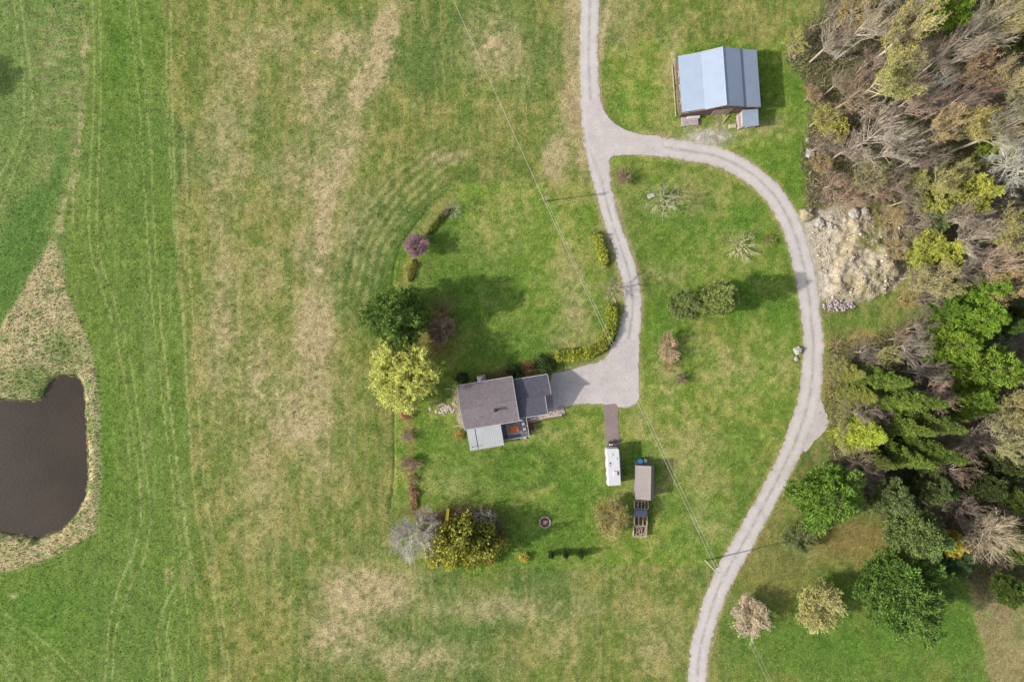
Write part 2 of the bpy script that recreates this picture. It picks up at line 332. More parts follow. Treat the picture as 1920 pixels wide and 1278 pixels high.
LUSH = [(900,540,110,60),(880,600,80,60),(960,640,90,40),(820,830,50,50),(860,880,60,40),(980,880,70,40),(1000,1000,110,50),(1100,920,60,40),(1290,980,40,60),(1450,560,50,80),(1400,560,60,60),(1250,600,40,70),(1480,450,30,70),(1500,340,40,60),(1390,410,60,40),(820,450,60,50),(1450,350,20,60),
 (1340,100,90,16),(1590,605,70,14),(1620,1200,170,60),(1780,1180,50,70),(60,1150,130,80),(200,830,20,110),(230,100,50,100),(900,1070,40,16),(1160,250,30,60),(1500,170,50,120),(1500,240,18,90),(1200,860,50,40),(1300,420,60,60)]
def mixc(A, c, m): return A+(np.array(c, float)-A)*m[..., None]
def blob(X, Y, b):
    cx, cy, rx, ry = b[:4]; a = b[4] if len(b) > 4 else 0; dx = X-cx; dy = Y-cy
    u = dx*math.cos(a)+dy*math.sin(a); v = -dx*math.sin(a)+dy*math.cos(a)
    return np.exp(-((u/rx)**2+(v/ry)**2)*1.1)
ROAD_C = [p[:2] for p in ROAD]; LOOP_C = [p[:2] for p in LOOP]
def tone_at(X, Y):
    wx = (fbm(X, Y, 40, 1)-.5)*26; wy = (fbm(X, Y, 40, 5)-.5)*26; X1 = X+wx; Y1 = Y+wy
    big = fbm(X, Y, 190, 2, 5); mid = fbm(X, Y, 46, 3, 5); sm = fbm(X, Y, 13, 4, 4); fine = fbm(X, Y, 5, 6, 3)
    strk = fbm(X*1.0, Y/12.0, 7, 8, 3); strk2 = fbm(X/9.0, Y*1.0, 7, 9, 3)
    A = np.empty(X.shape+(3,)); A[...] = (112, 130, 56)
    A = mixc(A, (156, 148, 86), ss(mid*.6+sm*.4+(big-.5)*.3, .38, .62)*.8)
    A = mixc(A, (90, 118, 54), ss(big, .47, .68)*.8); A = mixc(A, (92, 118, 54), ss(strk, .5, .75)*.45); A = mixc(A, (172, 158, 104), ss(fbm(X+wy*.3+sm*5, Y/8.0+wx*.5, 8, 44, 4), .5, .68)*.45)
    left = 1-ss(X1+(Y-600)*-.06, 335, 350)                       # greener mown strip west of the hay meadow
    A = mixc(A, (106, 132, 54), left*.9); A = mixc(A, (136, 150, 84), left*ss(strk, .45, .7)*.6); A = mixc(A, (98, 128, 58), left*ss(big, .48, .68)*.5)
    # dry straw of the hay meadow
    D = np.zeros(X.shape)
    for b in DRY: D = np.maximum(D, blob(X1, Y1, b)*b[5])
    lawn = ss(psdf(X+wx*.15, Y+wy*.15, LAWN), -2, 3); lawnb = ss(psdf(X1, Y1, LAWNB), -8, 10)
    L = np.clip(lawn+lawnb, 0, 1)
    G = np.empty(A.shape); G[...] = (114, 142, 52); G = mixc(G, (158, 156, 86), ss(mid*.5+sm*.5, .42, .62)*.75); G = mixc(G, (92, 120, 48), ss(big, .46, .68)*.5)
    A = A+(G-A)*L[..., None]
    east = ss(X1, 1330, 1400)*ss(Y1, 1040, 1090); A = mixc(A, (100, 128, 52), east*.9); A = mixc(A, (136, 138, 70), east*ss(mid, .5, .7)*.6)
    Lu = np.zeros(X.shape)
    for b in LUSH: Lu = np.maximum(Lu, blob(X1, Y1, b))
    A = mixc(A, (86, 128, 40), np.clip(Lu*1.1, 0, 1)*(.3+.5*(1-sm)))
    D = np.clip(D*1.25, 0, 1.1); dd = D*(.55+1.05*ss(mid*.3+sm*.4+fine*.3, .3, .6)); A = mixc(A, (186, 168, 128), np.clip(dd, 0, .97)*(1-.25*L))
    # curved mowing lines round the lawn edge, then its painted shadow line
    edge = ldist(X, Y, [(1060,300),(960,318),(852,345),(800,392),(762,438),(738,480),(722,560)])
    arcs = (np.sin(edge/2.6+wx*.1)*.5+.5)*ss(130-edge, 0, 60)*(1-L)*ss(edge, 4, 12)*ss(700-Y, 0, 200)*(1-.8*ss(X, 820, 900))
    A = mixc(A, (168, 160, 108), arcs*.6*ss(sm, .3, .55)); A = mixc(A, (84, 110, 48), (1-arcs)*ss(120-edge, 0, 60)*(1-L)*ss(700-Y, 0, 200)*(1-.8*ss(X, 820, 900))*.45)
    ed = ldist(X, Y, [(800,395),(775,425),(750,462),(738,500),(733,560)]); ed2 = ldist(X, Y, [(735,730),(739,800),(737,900),(730,960)])
    A = mixc(A, (64, 88, 36), (1-ss(np.minimum(ed, ed2), .5, 2.4))*.7)  # darker green along the dip paints the shadow of the taller meadow grass
    # west side
    W = 1-ss(X1*.8+X*.2-ss(Y, 150, 440)*-40, 150, 172)
    W = W*(1-ss(Y, 560, 700)); A = mixc(A, (118, 138, 76), W*.7); A = mixc(A, (158, 154, 104), W*ss(strk2, .48, .72)*.55*ss(X, 40, 90))
    for i in range(14): A = mixc(A, (178, 166, 124), blob(X1, Y1, (92+(i % 2)*24, 20+i*17, 11, 6))*.6*ss(sm, .3, .6))
    A = mixc(A, (184, 168, 126), blob(X1, Y1, (160, 95, 8, 60))*.9*ss(sm, .3, .5))
    A = mixc(A, (88, 124, 52), ss(psdf(X1, Y1, STRIP), -16, 14)*.85)
    t = ss(psdf(X+wx*.35, Y+wy*.35, TRI), -4, 6)
    A = mixc(A, (208, 188, 148), t*.92); A = mixc(A, (112, 130, 74), t*ss(sm*.6+fine*.4, .5, .62)*.65); A = mixc(A, (110, 132, 66), t*np.maximum(blob(X1, Y1, (60,715,70,32)), blob(X1, Y1, (120,650,34,30)))*.75)
    A = mixc(A, (126, 138, 90), t*(ss(X, 172, 180))*.5)
    A = mixc(A, (60, 62, 38), (1-ss(np.abs(psdf(X, Y, POND)+1), 0, 4))*.8)
    A = mixc(A, (104, 124, 62), t*(1-ss(np.abs(psdf(X, Y, POND)+9), 0, 6))*ss(sm, .45, .6)*.8); pd = ss(psdf(X, Y, POND)+(fbm(X, Y, 9, 70)-.5)*9, -1, 2); A = mixc(A, (80, 68, 54), pd)
    A = mixc(A, (184, 168, 128), (1-ss(ldist(X1, Y1, [(150,180),(140,330),(108,430)]), 3, 10))*.6*ss(sm, .3, .55))
    for pts, w in TRACKS:
        A = mixc(A, (170, 172, 112), (1-ss(ldist(X+wx*.1, Y, pts), w*.35, w*1.1))*.62*ss(sm+fine, .5, .95))
    A = mixc(A, (180, 170, 120), blob(X1, Y1, (318,1070,16,12))*.9*ss(strk, .4, .6)); A = mixc(A, (170, 160, 110), blob(X1, Y1, (350,1080,10,20))*.6); A = mixc(A, (190, 178, 130), blob(X, Y, (25,1117,9,5)))
    # bare or dug places in the yard
    A = mixc(A, (150, 142, 84), np.clip(blob(X1, Y1, (1148,968,26,38))*1.3, 0, .8)); A = mixc(A, (76, 108, 40), (1-ss(np.abs(np.hypot((X-985), (Y-877)*1.35)-52), 3, 14))*.5)
    A = mixc(A, (134, 104, 76), np.clip(blob(X1, Y1, (828,610,24,42))*1.2, 0, .8)); A = mixc(A, (170, 140, 90), blob(X1, Y1, (790,650,50,22))*.8)
    st = (1-ss(ldist(X1, Y, [(766,735),(766,800),(770,860),(774,920),(776,960)]), 5, 11)); A = mixc(A, (158, 122, 84), st*.45)
    A = mixc(A, (120, 92, 72), np.clip(blob(X1, Y1, (850,965,75,16))*1.3, 0, .85)); A = mixc(A, (116, 88, 68), np.clip(blob(X1, Y1, (960,694,70,10,-.16))*1.3, 0, .8))
    A = mixc(A, (120, 84, 64), (1-ss(ldist(X, Y, [(988,792),(1020,782),(1058,776)]), 3, 7))*.8); A = mixc(A, (196, 178, 162), (1-ss(ldist(X1*.2+X*.8, Y, [(852,735),(857,770),(866,800)]), 3, 6))*.8)
    A = mixc(A, (150, 110, 60), blob(X1, Y1, (862,815,8,12))*.8); A = mixc(A, (176, 156, 104), (1-ss(ldist(X1, Y1, [(842,372),(815,395),(795,430)]), 6, 18))*.55); A = mixc(A, (172, 158, 90), (1-ss(ldist(X1, Y1, [(772,490),(762,530),(740,560)]), 6, 18))*.6)
    # road verges
    rd = np.minimum(ldist(X, Y, ROAD_C), ldist(X, Y, LOOP_C)); yd = -psdf(X, Y, YARD); rd = np.minimum(rd-18, yd)
    A = mixc(A, (172, 156, 122), (1-ss(rd+sm*5-2.5, 0, 8))*.75); A = mixc(A, (92, 118, 44), ss(rd, 7, 12)*(1-ss(rd, 14, 26))*.3*L)
    A = mixc(A, (184, 164, 124), (1-ss(ldist(X1, Y1, [(1068,-50),(1070,150),(1078,230),(1088,300)]), 8, 20))*.7)
    A = mixc(A, (190, 172, 136), (1-ss(ldist(X1, Y, [(1137,10),(1131,60),(1127,110)]), 2, 7))*.85)
    re = ldist(X, Y, [(1560,815),(1530,850),(1505,885),(1470,945),(1430,1010),(1385,1075)]); A = mixc(A, (160, 112, 88), (1-ss(re+sm*5, 1, 7))*.75)
    A = mixc(A, (196, 186, 180), np.clip(blob(X1, Y1, (1330,255,40,18))*1.6, 0, .9)); A = mixc(A, (186, 172, 142), (1-ss(ldist(X, Y, [(1344,215),(1344,260)]), 1.5, 4))*.8); A = mixc(A, (186, 172, 142), (1-ss(ldist(X, Y, [(1357,213),(1357,260)]), 1.5, 4))*.8)
    A = mixc(A, (190, 176, 150), (1-ss(ldist(X1*.3+X*.7, Y, [(1262,100),(1272,150),(1275,205)]), 1.5, 5))*.7)
    # woods floor, brush and the dug bank
    f = np.maximum(ss(psdf(X1, Y1, FOR_N), -10, 12), ss(psdf(X1, Y1, FOR_S), -10, 12))
    Fc = np.empty(A.shape); Fc[...] = (122, 110, 94); Fc = mixc(Fc, (156, 138, 112), ss(mid, .4, .65)*.8); Fc = mixc(Fc, (84, 72, 64), ss(sm, .5, .75)*.7); Fc = mixc(Fc, (98, 106, 62), ss(fbm(X, Y, 70, 12), .5, .66)*.7)
    A = A+(Fc-A)*(f*.95)[..., None]
    A = mixc(A, (158, 142, 88), np.clip(blob(X1, Y1, (1568,720,28,90))*1.2, 0, .8)); A = mixc(A, (172, 150, 96), np.clip(blob(X1, Y1, (1620,636,80,12,-.12))*1.2, 0, .85))
    A = mixc(A, (150, 128, 78), np.clip(blob(X1, Y1, (1600,1010,90,40))*1.1, 0, .8)); A = mixc(A, (142, 132, 76), np.clip(blob(X1, Y1, (1450,1080,70,60))*1.1, 0, .6))
    be = ss(psdf(X1, Y1, [(1815,1085),(2050,1090),(2050,1400),(1880,1400),(1850,1250)]), -4, 8); A = mixc(A, (164, 144, 106), be*.85); A = mixc(A, (128, 138, 82), be*ss(mid, .5, .65)*.6)
    p = ss(psdf(X1+wx*.8, Y1+wy*1.2, PIT)+(sm-.5)*30+(mid-.5)*20, -8, 9)
    Pc = np.empty(A.shape); Pc[...] = (198, 184, 164); Pc = mixc(Pc, (168, 150, 124), ss(sm*.5+mid*.5, .43, .58)*.85); Pc = mixc(Pc, (132, 130, 76), ss(fbm(X, Y, 30, 14), .52, .66)*ss(X, 1570, 1620)*.9); Pc = mixc(Pc, (208, 196, 182), (1-ss(X1, 1545, 1590))*.8)
    A = A+(Pc-A)*(p*.95)[..., None]
    return A*(1+(fine-.5)*.28)[..., None]*(1+(sm-.5)*.20)[..., None]
def height_at(X, Y):
    h = (fbm(X, Y, 26, 20, 3)-.5)*.16+(fbm(X, Y, 8, 21, 2)-.5)*.08
    rd = np.minimum(ldist(X, Y, ROAD_C), ldist(X, Y, LOOP_C))-18; rd = np.minimum(rd, -psdf(X, Y, YARD)); rd = np.minimum(rd, -psdf(X, Y, BAY)-6)
    rd = np.minimum(rd, -psdf(X, Y, [(1125,740),(1165,740),(1165,920),(1125,920)]))
    rd = np.minimum(rd, -psdf(X, Y, [(845,685),(1065,685),(1065,850),(845,850)]))
    h = h*ss(rd, 2, 25)
    p = psdf(X, Y, POND)+(fbm(X, Y, 9, 70)-.5)*9; h = h-1.5*ss(p, -14, 16)
    q = ss(psdf(X+(fbm(X, Y, 30, 40)-.5)*40, Y+(fbm(X, Y, 30, 41)-.5)*40, PIT), 0, 40)*ss(X, 1535, 1570)
    bank = 1.0*ss(X+(fbm(X, Y, 14, 30)-.5)*30-(Y-520)*-.28, 1558, 1570)
    h = h+q*(bank+(fbm(X, Y, 30, 23, 5)-.42)*1.9+np.abs(fbm(X, Y, 22, 60, 5)-.5)*2.2)
    ed = np.minimum(ldist(X, Y, [(800,395),(775,425),(750,462),(738,500),(733,560)]), ldist(X, Y, [(735,730),(739,800),(737,900),(730,960)]))
    h = h-.16*(1-ss(ed, .5, 2.5))
    return h
def add_tone(me, T):
    a = me.color_attributes.new('tone', 'FLOAT_COLOR', 'POINT')
    c = np.clip(lin(np.clip(T, 0, 255))/LUM, .003, .9); c = np.concatenate([c, np.ones((len(c), 1))], 1).astype(np.float32)
    a.data.foreach_set('color', c.ravel())

# ---------------------------------------------------------------- ground sheet to the horizon
def axis(half, step):
    a = np.arange(-half, half+step/2, step); o = []; d = step; x = a[-1]
    while x < 2600: d *= 1.22; x += d; o.append(x)
    o = np.array(o); return np.concatenate([-o[::-1], a, o])
gx = axis(108, .3); gy = axis(76, .3); GX, GY = np.meshgrid(gx, gy); PXg = 960+GX*10; PYg = 639-GY*10
fade = 1-ss(np.maximum(np.abs(GX)-130, np.abs(GY)-110), 0, 60)
Z = height_at(PXg, PYg)*fade
nx, ny = len(gx), len(gy); idx = np.arange(nx*ny).reshape(ny, nx)
Fq = np.stack([idx[:-1, :-1], idx[:-1, 1:], idx[1:, 1:], idx[1:, :-1]], -1).reshape(-1, 4)
gme = np_mesh('ground', np.stack([GX, GY, Z], -1).reshape(-1, 3), Fq); add_tone(gme, tone_at(PXg, PYg).reshape(-1, 3)*1.035)
g = link_mesh('ground', gme, M['ground'], smooth=True); tag(g, kind='structure')
def gz(px, py): return float(height_at(np.array([float(px)]), np.array([float(py)]))[0])

# water
mb = MB(); (wx0, wy1), (wx1, wy0) = P(-215, 688), P(176, 1026); nW = 40
mb.add([(wx0+(wx1-wx0)*i/nW, wy0+(wy1-wy0)*j/nW, -.75) for j in range(nW+1) for i in range(nW+1)], [(j*(nW+1)+i, j*(nW+1)+i+1, (j+1)*(nW+1)+i+1, (j+1)*(nW+1)+i) for j in range(nW) for i in range(nW)])
tag(mb.build('water', M['water']), kind='structure')

# roads
def ribbon(name, pts, mat, z, seed, jit=1.6):
    sp = spline(pts, 3); rs = np.random.RandomState(seed); n = len(sp); V = []; UVx = []; K = 13
    C = np.array([s[:2] for s in sp]); Wd = np.array([s[2] for s in sp]); T = np.gradient(C, axis=0); T /= np.hypot(T[:, 0], T[:, 1])[:, None]+1e-9
    N = np.stack([-T[:, 1], T[:, 0]], 1); ii = np.arange(n)*3.0
    jl = (fbm(ii, ii*0, 5, seed)-.5)*jit*5+(fbm(ii, ii*0, 30, seed+4)-.5)*4; jr = (fbm(ii, ii*0+50, 5, seed+2)-.5)*jit*5+(fbm(ii, ii*0+90, 30, seed+9)-.5)*4
    for i in range(n):
        for k in range(K):
            u = -1+2*k/(K-1); w = Wd[i]/2+(jr[i] if u > 0 else jl[i]); q = C[i]+N[i]*u*w
            x, y = P(*q); V.append((x, y, z-(.012 if abs(u) == 1 else 0))); UVx.append(u)
    F = [(i*K+k, i*K+k+1, (i+1)*K+k+1, (i+1)*K+k) for i in range(n-1) for k in range(K-1)]
    me = np_mesh(name, np.array(V), np.array(F)); uv = me.uv_layers.new(name='UVMap')
    vi = np.zeros(len(me.loops), np.int32); me.loops.foreach_get('vertex_index', vi); ux = np.array(UVx)[vi]
    uv.data.foreach_set('uv', np.stack([ux, ux*0], 1).astype(np.float32).ravel())
    me.flip_normals() if me.polygons[0].normal.z < 0 else None
    return tag(link_mesh(name, me, mat), kind='structure')
ribbon('road', LOOP, M['gravel'], .030, 3); ribbon('road', ROAD, M['gravel'], .036, 11)
def patch(name, pts, mat, z, jit=1.5, seed=1):
    sp = spline(pts+[pts[0]], 3)[:-1]; ii = np.arange(len(sp))*3.0; j = (fbm(ii, ii*0, 7, seed)-.5)*jit*2; c = np.mean([s[:2] for s in sp], 0)
    vs = []
    for s, d in zip(sp, j):
        v = s[:2]-c; v = c+v*(1+d/(np.hypot(*v)+1e-6)); vs.append(P(*v)+(z,))
    m_ = MB(); m_.add(vs, [tuple(range(len(vs)))[::-1]]); o = m_.build(name, mat); return tag(o, kind='structure')
patch('road_junction', [(1122,180),(1130,203),(1146,226),(1172,243),(1205,253),(1240,258),(1240,290),(1200,290),(1160,291),(1145,296),(1138,312),(1136,340),(1118,330),(1104,260),(1100,200)], M['gravel_yard'], .042, 1.6, 15)
patch('driveway', YARD, M['gravel_yard'], .042, 2.5, 5); patch('gravel_bay', BAY, M['gravel_yard'], .024, 3, 8)
patch('parking_strip', [(1131,759),(1144,757),(1157,759),(1159,790),(1161,838),(1139,838),(1134,790)], M['gravel_dark'], .048, .8, 9)
patch('path', [(984,785),(1020,775),(1050,765),(1056,772),(1050,779),(1020,785),(988,795)], plain('pinkish_slabs', (206,186,176), .3, 2, .95, bump=.3), .03, .8, 31)
patch('path', [(1022,738),(1034,734),(1038,772),(1027,776)], M['concrete'], .054, .3, 3)

# ---------------------------------------------------------------- grass blades
rs = np.random.RandomState(5)
def tufts(name, n, box, hmin, hmax, w, cond=None, dark=1.0):
    X = rs.uniform(box[0], box[2], n); Y = rs.uniform(box[1], box[3], n)
    ok = (np.minimum(ldist(X, Y, ROAD_C), ldist(X, Y, LOOP_C)) > 21) & (psdf(X, Y, YARD) < -1) & (psdf(X, Y, POND) < -1) & (psdf(X, Y, BAY) < -2)
    ok &= psdf(X, Y, [(1131,745),(1161,745),(1161,840),(1131,840)]) < 0
    ok &= psdf(X, Y, [(852,716),(1030,690),(1060,775),(990,835),(880,850)]) < 0
    ok &= psdf(X, Y, [(1262,112),(1408,110),(1416,240),(1382,240),(1380,222),(1268,226)]) < 0
    if cond is not None: ok &= cond(X, Y)
    X = X[ok]; Y = Y[ok]; n = len(X); Zz = height_at(X, Y); T = tone_at(X, Y)*dark
    a = rs.uniform(0, math.pi, (n, 2)); hh = rs.uniform(hmin, hmax, (n, 2)); ww = rs.uniform(.6, 1.3, (n, 2))*w
    bx = (X-960)*.1; by = (639-Y)*.1; V = np.empty((n, 2, 3, 3), np.float32)
    for b in range(2):
        ca = np.cos(a[:, b])*ww[:, b]; sa = np.sin(a[:, b])*ww[:, b]; lx = rs.uniform(-.8, .8, n)*hh[:, b]; ly = rs.uniform(-.8, .8, n)*hh[:, b]
        V[:, b, 0] = np.stack([bx-ca, by-sa, Zz-.02], 1); V[:, b, 1] = np.stack([bx+ca, by+sa, Zz-.02], 1); V[:, b, 2] = np.stack([bx+lx, by+ly, Zz+hh[:, b]], 1)
    me = np_mesh(name, V.reshape(-1, 3), np.arange(n*6).reshape(-1, 3)); add_tone(me, np.repeat(T*(1.06 if name == 'grass' else 1.34), 6, axis=0))
    return tag(link_mesh(name, me, M['tuft']), {'reeds': 'dry tan reeds and rough grass round the pond', 'grass': 'short green and straw coloured meadow grass'}[name], {'reeds': 'reeds', 'grass': 'grass'}[name], kind='stuff')
tufts('grass', 170000, (-60, -60, 1990, 1340), .06, .17, .07)
tufts('reeds', 9000, (-60, 420, 210, 1090), .2, .5, .09, lambda X, Y: psdf(X, Y, TRI) > 0)

# ================================================================ buildings
def slope_roof(mb, a0, a1, b0, b1, t=.12): mb.slab([a0, a1, b1, b0], t)
# ---- house: local x along the ridge, y to the north
HX, HY = P(916.9, 752.7)
house = empty('house', (HX, HY, 0), R_(9.4), 'one storey house with mauve shingle roof and slate roofed garage wing beside the gravel driveway', 'house')
hl, hw, hz, he = 5.05, 4.05, 6.0, 3.25
b = MB(); wx_, wy_ = hl-.35, hw-.35
b.add([(-wx_,-wy_,0),(wx_,-wy_,0),(wx_,wy_,0),(-wx_,wy_,0),(-wx_,-wy_,he),(wx_,-wy_,he),(wx_,wy_,he),(-wx_,wy_,he),(-wx_,0,hz-.25),(wx_,0,hz-.25)],
      [(0,3,2,1),(0,1,5,4),(2,3,7,6),(0,4,8,7,3),(1,2,6,9,5)])
b.build('wall', M['siding'], house)
def roof(parent, name, x0, x1, y0, y1, ze, zr, yr, mat, x1n=None, trim=True):
    b = MB(); x1n = x1 if x1n is None else x1n
    b.slab([(x0,y0,ze),(x1,y0,ze),(x1,yr,zr),(x0,yr,zr)], .13); b.slab([(x0,yr+.002,zr),(x1n,yr+.002,zr),(x1n,y1,ze),(x0,y1,ze)], .13)
    r = b.build(name, mat, parent)
    c = MB(); c.tube((x0,yr,zr+.01),(x1n,yr,zr+.01), .07, n=6); c.build('ridge_cap', mat, r)
    if trim:
        for x, yy in ((x0-.03, y0), (x1+.03, y0), (x0-.03, y1), (x1n+.03, y1)):
            t = MB(); t.slab([(x-.05,yy,ze+.02),(x+.05,yy,ze+.02),(x+.05,yr,zr+.02),(x-.05,yr,zr+.02)] if yy < yr else [(x-.05,yr,zr+.02),(x+.05,yr,zr+.02),(x+.05,yy,ze+.02),(x-.05,yy,ze+.02)], .2)
            t.build('rake_board', M['trim'], r)
        for yy, xe in ((y0-.08, x1), (y1+.08, x1n)):
            gt = MB(); gt.box(x0, xe, yy-.06, yy+.06, ze-.16, ze-.04); gt.build('gutter', M['trim'], r)
    return r
hr = roof(house, 'roof', -hl, hl, -hw, hw, he, hz, 0, M['shingle'])
c = MB(); c.box(.95, 1.45, -1.45, -1.0, 4.6, 6.15); c.build('flue', M['chim'], hr); c = MB(); c.box(.88, 1.52, -1.52, -.93, 6.15, 6.25); c.box(1.08,1.32,-1.33,-1.11,6.25,6.45); c.build('flue_cap', M['dark'], hr)
c = MB(); c.tube((-2.2, -2.2, 4.3), (-2.2, -2.2, 5.0), .06); c.build('vent_pipe', M['white'], hr)
ch = MB(); ch.box(-1.35, .15, hw-.35, hw+1.15, 0, 2.7); ch.box(-1.0, -.2, hw+.18, hw+1.0, 2.7, 6.6); cho = ch.build('chimney', M['brick'], house, bevel=.03)
c = MB(); c.box(-1.08, -.12, hw+.1, hw+1.08, 6.6, 6.72); c.build('chimney_cap', M['chim'], cho); c = MB(); c.box(-.8, -.4, hw+.4, hw+.8, 6.72, 7.0); c.build('flue_pot', M['chim'], cho)
def window(parent, x, y, z, w, h, axis='y', sgn=-1, name='window'):
    f = MB(); g_ = MB(); t = .07
    if axis == 'y':
        f.box(x-w/2, x+w/2, y-.06, y+.06, z, z+h); o = f.build(name, M['white'], parent); g_.box(x-w/2+t, x+w/2-t, y+sgn*.07-.01, y+sgn*.07+.01, z+t, z+h-t)
    else:
        f.box(x-.06, x+.06, y-w/2, y+w/2, z, z+h); o = f.build(name, M['white'], parent); g_.box(x+sgn*.07-.01, x+sgn*.07+.01, y-w/2+t, y+w/2-t, z+t, z+h-t)
    g_.build('pane', M['glass'], o); return o
for x in (-3.6, 1.6, 3.4): window(house, x, wy_+.02, 1.1, 1.1, 1.2, 'y', 1)
for y in (-1.8, 1.8): window(house, -wx_-.02, y, 1.1, 1.1, 1.2, 'x', -1)
window(house, -wx_-.02, 0, 3.4, .9, .9, 'x', -1)
# garage wing
gx0, gx1, gyc, ghw, gz_r, gz_e = hl-.3, hl+5.3, -.15, 3.55, 4.7, 2.75
b = MB(); a0, a1, c0, c1 = gx0, gx1-.35, gyc-ghw+.3, gyc+ghw-.3
b.add([(a0,c0,0),(a1,c0,0),(a1,c1,0),(a0,c1,0),(a0,c0,gz_e),(a1,c0,gz_e),(a1,c1,gz_e),(a0,c1,gz_e),(a1,gyc,gz_r-.22),(a0,gyc,gz_r-.22)],
      [(0,1,5,4),(2,3,7,6),(1,2,6,8,5),(0,4,9,7,3)])
b.build('garage_wall', M['siding'], house)
roof(house, 'garage_roof', hl+.12, gx1, gyc-ghw, gyc+ghw, gz_e, gz_r, gyc, M['shingle_dark'], gx1+1.15)
d = MB(); d.box(a1+.005, a1+.06, gyc+.2, gyc+2.8, 0, 2.2); d.build('garage_door', M['white'], house)
d = MB(); d.box(a1+.005, a1+.06, gyc-2.2, gyc-1.3, 0, 2.05); dd = d.build('door', M['red'], house); d = MB(); d.tube((a1+.06, gyc-1.42, 1), (a1+.13, gyc-1.42, 1), .03); d.build('handle', M['steel'], dd)
d = MB(); d.tube((gx1+1.0, gyc+.15, 0), (gx1+1.0, gyc+.15, gz_r-.2), .06, n=8); d.build('porch_post', M['white'], house)
d = MB(); d.tube((gx1+1.0, gyc+ghw-.25, 0), (gx1+1.0, gyc+ghw-.25, gz_e-.1), .06, n=8); d.build('porch_post', M['white'], house)
window(house, hl+2.5, c0-.02, 1.1, 1.2, 1.0)
# sun room on the south side
sx0, sx1, sy0, sy1 = -4.75, 1.55, -hw-4.0, -hw+.0
d = MB(); d.box(sx0+.2, sx1-.2, sy0+.2, -wy_-.01, 0, 2.3); d.build('sunroom_wall', M['siding'], house)
for k in range(4): window(house, sx0+1.0+k*1.45, sy0+.18, .7, 1.2, 1.4)
d = MB(); d.slab([(sx0,sy0,2.45),(sx0+1.45,sy0,2.45),(sx0+1.45,sy1+.3,3.0),(sx0,sy1+.3,3.0)], .12); d.slab([(sx0+1.6,sy0,2.45),(sx1,sy0,2.45),(sx1,sy1+.3,3.0),(sx0+1.6,sy1+.3,3.0)], .12)
sr = d.build('sunroom_roof', M['grey_roof'], house)
d = MB(); d.slab([(sx0+1.45,sy0+.02,2.41),(sx0+1.6,sy0+.02,2.41),(sx0+1.6,sy1+.3,2.96),(sx0+1.45,sy1+.3,2.96)], .1); d.build('roof_seam', M['dark'], sr)
d = MB(); d.tube((sx0+.55, sy0+.55, 2.4), (sx0+.55, sy0+.55, 3.7), .06); d.build('stove_pipe', M['dark'], sr)
d = MB(); d.box(sx0-.04, sx1+.04, sy0-.1, sy0-.01, 2.2, 2.44); d.build('fascia', M['trim'], sr)
def hloc(x, y, z=0):
    v = Matrix.Rotation(R_(9.4), 4, 'Z') @ Vector((x, y, z)); return (HX+v.x, HY+v.y, v.z)
# deck
dx0, dx1, dy0, dy1 = 1.4, 6.4, -hw-3.35, -wy_-.05
deck = empty('deck', hloc((dx0+dx1)/2, (dy0+dy1)/2), R_(9.4), 'dark slate board deck with pale railing tucked between sun room and garage', 'deck')
dw, dh = (dx1-dx0)/2, (dy1-dy0)/2
d = MB(); d.box(-dw, dw, -dh, dh, .0, .55); d.build('boards', M['deck'], deck)
d = MB()
for x0, y0, x1, y1 in ((-dw, -dh, dw, -dh), (dw, -dh, dw, dh)):
    d.tube((x0,y0,1.45),(x1,y1,1.45), .06, n=6); d.tube((x0,y0,.7),(x1,y1,.7), .03, n=6)
    n = int(math.hypot(x1-x0, y1-y0)/.14)
    for i in range(n): t = i/n; d.tube((x0+(x1-x0)*t, y0+(y1-y0)*t, .55), (x0+(x1-x0)*t, y0+(y1-y0)*t, 1.45), .014, n=4, cap=False)
d.build('railing', M['trim'], deck)
for x, y in ((-dw,-dh),(0,-dh),(dw,-dh),(dw,0),(dw,dh-.1)):
    d = MB(); d.box(x-.07, x+.07, y-.07, y+.07, 0, 1.55); d.build('post', M['white'], deck)
d = MB(); [d.box(-.6+dw-1.2, .6+dw-1.2, -dh-.28*(i+1), -dh-.28*i-.01, 0, .55-.16*(i+1)) for i in range(2)]; d.build('steps', M['trim'], deck)
def on_deck(name, x, y, label, cat, rz=0): return empty(name, hloc((dx0+dx1)/2+x, (dy0+dy1)/2+y, .55), R_(9.4+rz), label, cat)
r_ = on_deck('rug', -.15, -.15, 'square grey outdoor rug on the dark deck', 'rug'); d = MB(); d.box(-1.35, 1.35, -1.0, 1.0, .004, .02); d.build('pile', M['rug'], r_, bevel=.01); [MB().box(-1.35, 1.35, s*.96-.03, s*.96+.03, .02, .03).build('border', M['white'], r_) for s in (-1, 1)]
t_ = on_deck('low_table', -.1, -.1, 'low table with woven orange top in the middle of the grey rug', 'table')
d = MB(); d.box(-.8, .8, -.62, .62, .36, .44); d.build('table_top', M['orange'], t_, bevel=.05)
for sx in (-.65, .65):
    for sy in (-.5, .5): d = MB(); d.tube((sx, sy, .02), (sx, sy, .36), .04); d.build('leg', M['red'], t_)
